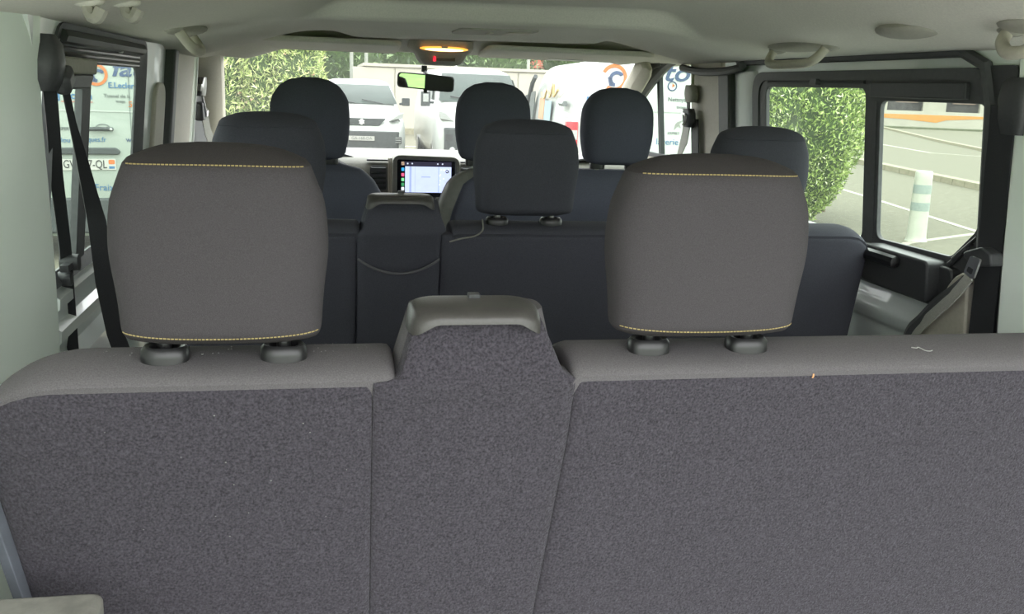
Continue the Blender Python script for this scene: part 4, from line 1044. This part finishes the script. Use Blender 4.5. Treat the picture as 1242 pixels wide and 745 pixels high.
bm = BM(); prism(bm, [(-.055, .875), (-.03, .90), (-.015, .87), (.02, .87), (.015, .905), (.055, .885), (.045, .94), (.065, .955), (.03, .965), (.02, .99), (-.015, .985), (-.03, .96), (-.065, .95), (-.035, .93)], mxz(.005), 0, .02); lo('emblem', bm, chrome, gr, label='pale rearing-animal emblem')
for s in (-1, 1):
    bm = BM(); prism(bm, [(s*.56, .95), (s*.84, 1.02), (s*.86, 1.13), (s*.74, 1.09)], mxz(.05), 0, .14); lo('headlight', bm, clearm, pv, bevel=.01)
    bm = BM(); prism(bm, rpoly([(s*.60, .93), (s*.72, .955), (s*.72, .972), (s*.60, .95)], .004, 2), mxz(.04), 0, .02); lo('daytime_light', bm, vdark, pv)
    bm = BM(); box(bm, (s*1.0, 1.25, 1.33), (.17, .08, .17)); tube(bm, [(s*.86, 1.27, 1.28), (s*1.0, 1.25, 1.30)], .03, 6); lo('door_mirror', bm, vdark, pv, bevel=.03)
    bm = BM(); prism(bm, rpoly([(s*.62, .5), (s*.82, .5), (s*.82, .64), (s*.66, .64)], .02, 2), mxz(-.02), 0, .05); lo('fog_light_panel', bm, tyre, pv)
    for k in range(3):
        bm = BM(); box(bm, (s*.74, -.03, .53+.045*k), (.12, .02, .012)); lo('fog_light_slat', bm, clearm, pv)
bm = BM(); prism(bm, rpoly([(-.26, .555), (.26, .555), (.26, .645), (-.26, .645)], .01, 2), mxz(-.10), 0, .02); pl = lo('number_plate', bm, platem, pv)
text('plate_letters', 'GA-168-DA', .085, (0, -.102, .600), greyt, pl, align='CENTER', sx=1.0)
for k in (-1, 1):
    bm = BM(); tube(bm, [(k*.3+.2, 1.04, 1.285), (k*.3-.25, 1.13, 1.36)], .012, 5); lo('wiper', bm, vdark, pv)
wheels(pv, (.75, 3.5), .90, .31)

# large van facing us
lv = empty('large_van', (3.16, 19, 0), 'larger white van facing us behind the centre headrests, grey bumper and tall windscreen', 'van', 'white vans parked outside'); WL[lv] = Vector((0, 0, 0))
van_body(lv, [(-.02, .72, .28, .80, 1), (.05, .86, .24, 1.0, 1), (.16, .94, .22, 1.16, .98), (.4, .97, .2, 1.26, .96), (.75, .98, .2, 1.36, .94), (.82, .98, .2, 1.40, .93), (1.45, .98, .2, 2.0, .80), (1.65, .98, .2, 2.06, .80), (2.2, .98, .2, 2.10, .80), (4.9, .98, .2, 2.10, .80), (5.05, .95, .25, 2.05, .80)])
bm = BM(); loft(bm, [[(-.84, .79, 1.40), (.84, .79, 1.40), (.85, .85, 1.42), (-.85, .85, 1.42)], [(-.72, 1.37, 1.955), (.72, 1.37, 1.955), (.72, 1.43, 1.97), (-.72, 1.43, 1.97)]]); lo('windscreen', bm, vglass, lv)
bm = BM(); prism(bm, rpoly([(-.93, .16), (-.76, -.04), (-.3, -.085), (.3, -.085), (.76, -.04), (.93, .16), (.93, .45), (-.93, .45)], .06, 4), mapXY(0), .24, .90); lo('bumper', bm, vdark, lv, bevel=.03)
bm = BM(); prism(bm, rpoly([(-.5, .94), (.5, .94), (.6, 1.08), (-.6, 1.08)], .02, 3), mxz(.03), 0, .06); lo('grille', bm, vdark, lv)
for s in (-1, 1):
    bm = BM(); prism(bm, [(s*.62, 1.02), (s*.90, 1.06), (s*.92, 1.22), (s*.80, 1.19)], mxz(.05), 0, .12); lo('headlight', bm, clearm, lv, bevel=.01)
    bm = BM(); box(bm, (s*1.10, .98, 1.43), (.19, .10, .30)); tube(bm, [(s*.92, 1.0, 1.36), (s*1.1, .98, 1.36)], .03, 6); mi = lo('door_mirror', bm, vdark, lv, bevel=.03)
    bm = BM(); box(bm, (s*1.10, .925, 1.45), (.11, .01, .16)); lo('mirror_cover', bm, clearm, mi, bevel=.01)
    bm = BM(); bmesh.ops.create_uvsphere(bm, u_segments=12, v_segments=8, radius=.06, matrix=Matrix.Translation((s*.66, -.04, .47))); lo('fog_light', bm, clearm, lv)
    bm = BM(); prism(bm, rpoly([(s*.45, .60), (s*.80, .66), (s*.80, .78), (s*.50, .74)], .02, 2), mxz(-.05), 0, .05); lo('bumper_grille', bm, tyre, lv)
    bm = BM(); loft(bm, [[(s*.935, 1.25, 1.42), (s*.935, 2.1, 1.42), (s*.945, 2.1, 1.42), (s*.945, 1.25, 1.42)], [(s*.845, 1.7, 1.88), (s*.845, 2.1, 1.88), (s*.855, 2.1, 1.88), (s*.855, 1.7, 1.88)]]); lo('side_window', bm, vglass, lv)
for k in (-1, 1):
    bm = BM(); tube(bm, [(k*.3+.3, .77, 1.41), (k*.3-.3, .86, 1.50)], .013, 5); lo('wiper', bm, tyre, lv)
wheels(lv, (.85, 4.0), .96, .34)

def logo(par, x, z, y, r=.10):
    """orange ring around a blue letter-like mark"""
    bm = BM(); rings = []
    for i in range(41):
        a = -2.2 + 4.9*i/40 + .0
        rings.append([Vector((x+q*math.cos(a), y+t, z+q*math.sin(a))) for q, t in ((r, 0), (r, -.003), (r*.74, -.003), (r*.74, 0))])
    loft(bm, rings); o = lo('logo_ring', bm, orange, par, smooth=False)
    bm = BM(); rings = []
    for i in range(25):
        a = .6 + 3.9*i/24
        rings.append([Vector((x+.02*r/.1+q*math.cos(a), y+t, z-.01*r/.1+q*math.sin(a))) for q, t in ((r*.60, 0), (r*.60, -.003), (r*.34, -.003), (r*.34, 0))])
    loft(bm, rings)
    prism(bm, [(x-.35*r, z-.62*r), (x-.05*r, z-.66*r), (x-.25*r, z+.1*r), (x-.5*r, z+.0*r)], mxz(y-.003), 0, .003); lo('logo_mark', bm, blue2, o, smooth=False)

# left van, its rear towards us
LX, LY = -2.0, 9.3
la = empty('rental_van', (LX, LY+.0, 0), 'white rental van seen from behind through the left window, with blue and orange lettering', 'van', 'white vans parked outside', rz=.08)
bl = van_body(la, [(0.0, .90, .26, 1.90, .90), (.03, .945, .23, 1.94, .90), (.12, .955, .22, 1.96, .90), (3.4, .955, .2, 1.96, .90), (3.9, .955, .2, 1.65, .90), (4.2, .95, .2, 1.2, .95), (4.9, .9, .25, 1.05, 1)], white2)
bl.location.x = -.15
Yb = -.004
bm = BM(); prism(bm, rpoly([(-.9, .05), (-.75, -.03), (.75, -.03), (.9, .05), (.9, .3), (-.9, .3)], .03, 3), mapXY(0), .26, .585); lo('bumper', bm, vdark, la, bevel=.02)
logo(la, .005, 1.690, Yb, .098)
text('lettering', 'fauto', .20, (.13, Yb, 1.745), blue2, la, shear=.25, bold=.004, sx=1.25)
text('lettering', 'E.Leclerc', .072, (.100, Yb, 1.600), blue, la, bold=.001, sx=.95)
bm = BM(); prism(bm, rpoly([(-.39, 1.452), (-.305, 1.452), (-.305, 1.535), (-.39, 1.535)], .006, 2), mxz(Yb), 0, .004); sq = lo('logo_square', bm, blue, la)
text('letter', 'L', .09, (-.365, Yb-.001, 1.493), platem, sq, shear=.2, bold=.003)
text('lettering', 'vo', .09, (-.262, Yb, 1.500), blue, la, bold=.0015, sx=1.1)
text('lettering', 'n', .09, (-.085, Yb, 1.500), blue, la, bold=.0015, sx=1.1)
bm = BM(); box(bm, (-.165, Yb, 1.447), (.26, .003, .009)); lo('underline', bm, mat('red_line', '9a5c50', .6), la)
text('small_print', 'Tunnel de la', .045, (.06, Yb, 1.507), greyt, la)
text('small_print', 'lavage', .032, (.16, Yb, 1.462), greyt, la)
text('price', '5\u20ac', .075, (.262, Yb, 1.435), orange, la, bold=.001)
bm = BM(); box(bm, (.10, Yb, 1.37), (1.5, .004, .010)); lo('body_crease', bm, white, la)
bm = BM(); box(bm, (.275, Yb, 1.15), (.006, .004, 1.2)); lo('door_gap', bm, greyt, la)
bm = BM(); tube(bm, smooth_pts([(-.085, -.02, 1.207), (-.05, -.035, 1.211), (.07, -.035, 1.213), (.125, -.02, 1.211)]), [.010]+[.018]*17+[.012], 8); hd = lo('door_handle', bm, vdark, la)
bm = BM(); bmesh.ops.create_uvsphere(bm, u_segments=10, v_segments=6, radius=.014, matrix=Matrix.Translation((.11, -.05, 1.212))); lo('lock', bm, clearm, hd)
bm = BM(); tube(bm, [Vector((.035+.055*math.cos(PI*i/12), -.004, 1.225+.03*math.sin(PI*i/12))) for i in range(13)], .004, 5); lo('handle_recess', bm, greyt, la)
text('lettering', 'EXPERT', .035, (-.355, Yb, 1.207), greyt, la, bold=.001, sx=1.1)
text('lettering', '-lou', .062, (-.34, Yb, 1.105), blue, la, sx=1.0)
text('lettering', 'oques.fr', .062, (-.135, Yb, 1.115), blue, la, sx=.95)
text('lettering', 'w', .07, (.225, Yb, 1.12), blue2, la)
bm = BM(); prism(bm, rpoly([(-.62, .975), (.165, .985), (.175, 1.015), (.14, 1.045), (-.62, 1.035)], .015, 3), mxz(-.03), 0, .04); lo('grip_strip', bm, vdark, la, bevel=.008)
bm = BM(); prism(bm, rpoly([(-.385, .835), (.13, .845), (.13, .945), (-.385, .935)], .006, 2), mxz(-.012), 0, .012); pl = lo('number_plate', bm, platem, la)
bm = BM(); prism(bm, [(-.380, .842), (-.337, .843), (-.337, .932), (-.380, .931)], mxz(-.014), 0, .004); lo('blue_band', bm, blue, pl)
text('plate_letters', 'GW', .105, (-.315, -.014, .888), blackt, pl, sx=.72, bold=.0005)
text('plate_letters', '27-QL', .105, (-.145, -.014, .891), blackt, pl, sx=.72, bold=.0005)
bm = BM(); prism(bm, rpoly([(.068, .895), (.122, .896), (.120, .937), (.068, .936)], .012, 3), mxz(-.0145), 0, .003); lo('region_badge', bm, orange, pl)
bm = BM(); prism(bm, [(.070, .855), (.118, .856), (.118, .878), (.070, .877)], mxz(-.0145), 0, .003); lo('region_badge', bm, blue, pl)
text('lettering', 'k', .085, (-.265, Yb, .672), blue, la)
text('lettering', 'Fraix', .085, (-.065, Yb, .680), blue, la, sx=1.0)
wheels(la, (.9, 3.9), .94, .32)

# right van, its rear left corner towards us
ra = empty('rental_van', (3.25, 8.904, 0), 'white rental van on the right of the windscreen, rear end with red tail light', 'van', 'white vans parked outside', rz=-.1)
van_body(ra, [(0.0, .90, .26, 1.96, .90), (.03, .945, .23, 2.0, .90), (.12, .955, .22, 2.02, .90), (3.0, .955, .2, 2.02, .90), (3.5, .955, .2, 1.85, .88), (4.0, .95, .2, 1.30, .93), (4.8, .9, .25, 1.05, 1)])
bm = BM(); prism(bm, rpoly([(-.9, .05), (-.75, -.03), (.75, -.03), (.9, .05), (.9, .3), (-.9, .3)], .03, 3), mapXY(0), .26, .585); lo('bumper', bm, vdark, ra, bevel=.02)
logo(ra, -.535, 1.835, Yb, .125)
text('lettering', 'fauto', .235, (-.40, Yb, 1.895), blue2, ra, shear=.25, bold=.004, sx=1.22)
bm = BM(); tube(bm, [Vector((.035+.042*math.cos(2*PI*i/24), Yb, 1.775+.042*math.sin(2*PI*i/24))) for i in range(25)], .006, 5, cap=False); em = lo('round_badge', bm, blue2, ra)
bm = BM(); prism(bm, [(.035, 1.76), (.06, 1.78), (.035, 1.80)], mxz(Yb), 0, .004); lo('badge_arrow', bm, orange, em)
bm = BM(); prism(bm, rpoly([(-.79, 1.59), (-.73, 1.59), (-.73, 1.65), (-.79, 1.65)], .006, 2), mxz(Yb), 0, .004); lo('logo_square', bm, blue, ra)
text('small_print', 'Nettoyage', .055, (.0, Yb, 1.65), greyt, ra, bold=.0008)
text('small_print', 'lavage', .04, (.09, Yb, 1.58), greyt, ra)
text('lettering', 'laverie', .085, (-.09, Yb, 1.245), blue, ra)
text('small_print', 'EXPERT', .035, (.02, Yb, 1.33), greyt, ra)
bm = BM(); prism(bm, [(.08, 1.36), (.12, 1.40), (.15, 1.38), (.13, 1.42), (.17, 1.46), (.11, 1.44), (.09, 1.42)], mxz(Yb), 0, .004); lo('emblem', bm, steel, ra)
bm = BM(); box(bm, (0, Yb, 1.53), (1.5, .004, .010)); lo('body_crease', bm, white, ra)
bm = BM(); prism(bm, rpoly([(-.5, .98), (.5, .98), (.5, 1.06), (-.5, 1.06)], .015, 3), mxz(-.03), 0, .04); lo('grip_strip', bm, vdark, ra)
# tail lights wrap the corners
for s in (-1, 1):
    rings = []
    for z, q in ((.98, .9), (1.0, 1), (1.38, 1), (1.41, .9)):
        rings.append([Vector((s*x, y, z)) for x, y in ((.955+.012*q, .14), (.958+.012*q, .02), (.93, -.012*q), (.86, -.018*q), (.86, .05), (.9, .14))])
    bm = BM(); loft(bm, rings); tl = lo('tail_light', bm, redm, ra, bevel=.006, label='tall red tail light')
    for z0, z1 in ((1.24, 1.33), (1.12, 1.19)):
        bm = BM(); prism(bm, [(s*.867, z0), (s*.945, z0+.01), (s*.945, z1), (s*.867, z1)], mxz(-.022), 0, .01); lo('clear_lens', bm, clearm, tl)
# side face details
ms_ = lambda y, z, t: Vector((-.958-t-(-.05*max(0, (z-1.1)/.9)), y, z))
bm = BM(); prism(bm, rpoly([(3.02, 1.22), (3.75, 1.22), (3.45, 1.66), (3.02, 1.68)], .04, 3), ms_, 0, .012); lo('side_window', bm, vglass, ra)
bm = BM(); tube(bm, [ms_(3.95, 1.32, .01), ms_(3.7, 1.55, .01), ms_(3.5, 1.78, .0), ms_(3.3, 1.86, -.01)], .03, 6); lo('windscreen_edge', bm, vdark, ra)
bm = BM(); tube(bm, smooth_pts([ms_(2.5+.24*i, 1.66+.08*(i % 2)-.03*i*.3, .003) for i in range(0)] or [ms_(1.0, 1.70, .004), ms_(1.3, 1.63, .004), ms_(1.4, 1.76, .004), ms_(1.6, 1.62, .004), ms_(1.9, 1.70, .004), ms_(2.1, 1.60, .004), ms_(2.4, 1.66, .004)]), .012, 5); lo('script_lettering', bm, mat('pale_orange', 'a88c54', .6), ra)
bm = BM(); prism(bm, [(2.05, 1.36), (2.5, 1.36), (2.5, 1.60), (2.05, 1.60)], ms_, 0, .005); lo('sticker', bm, mat('pale_salmon', 'a87858', .6), ra)
bm = BM(); prism(bm, [(1.45, 1.36), (2.0, 1.36), (2.0, 1.58), (1.45, 1.58)], ms_, 0, .005); lo('sticker', bm, mat('pale_blue', '748c90', .6), ra)
bm = BM(); tube(bm, [ms_(.30, 1.57, .02), ms_(.6, 1.57, .02)], .03, 6); lo('door_handle', bm, greyt, ra)
bm = BM(); box(bm, (-.965, 1.6, 1.14), (.02, 2.6, .05)); lo('side_rubbing_strip', bm, greyt, ra)
bm = BM(); box(bm, (-1.08, 3.35, 1.33), (.16, .12, .2)); lo('door_mirror', bm, vdark, ra, bevel=.03)
wheels(ra, (.9, 3.8), .94, .32)
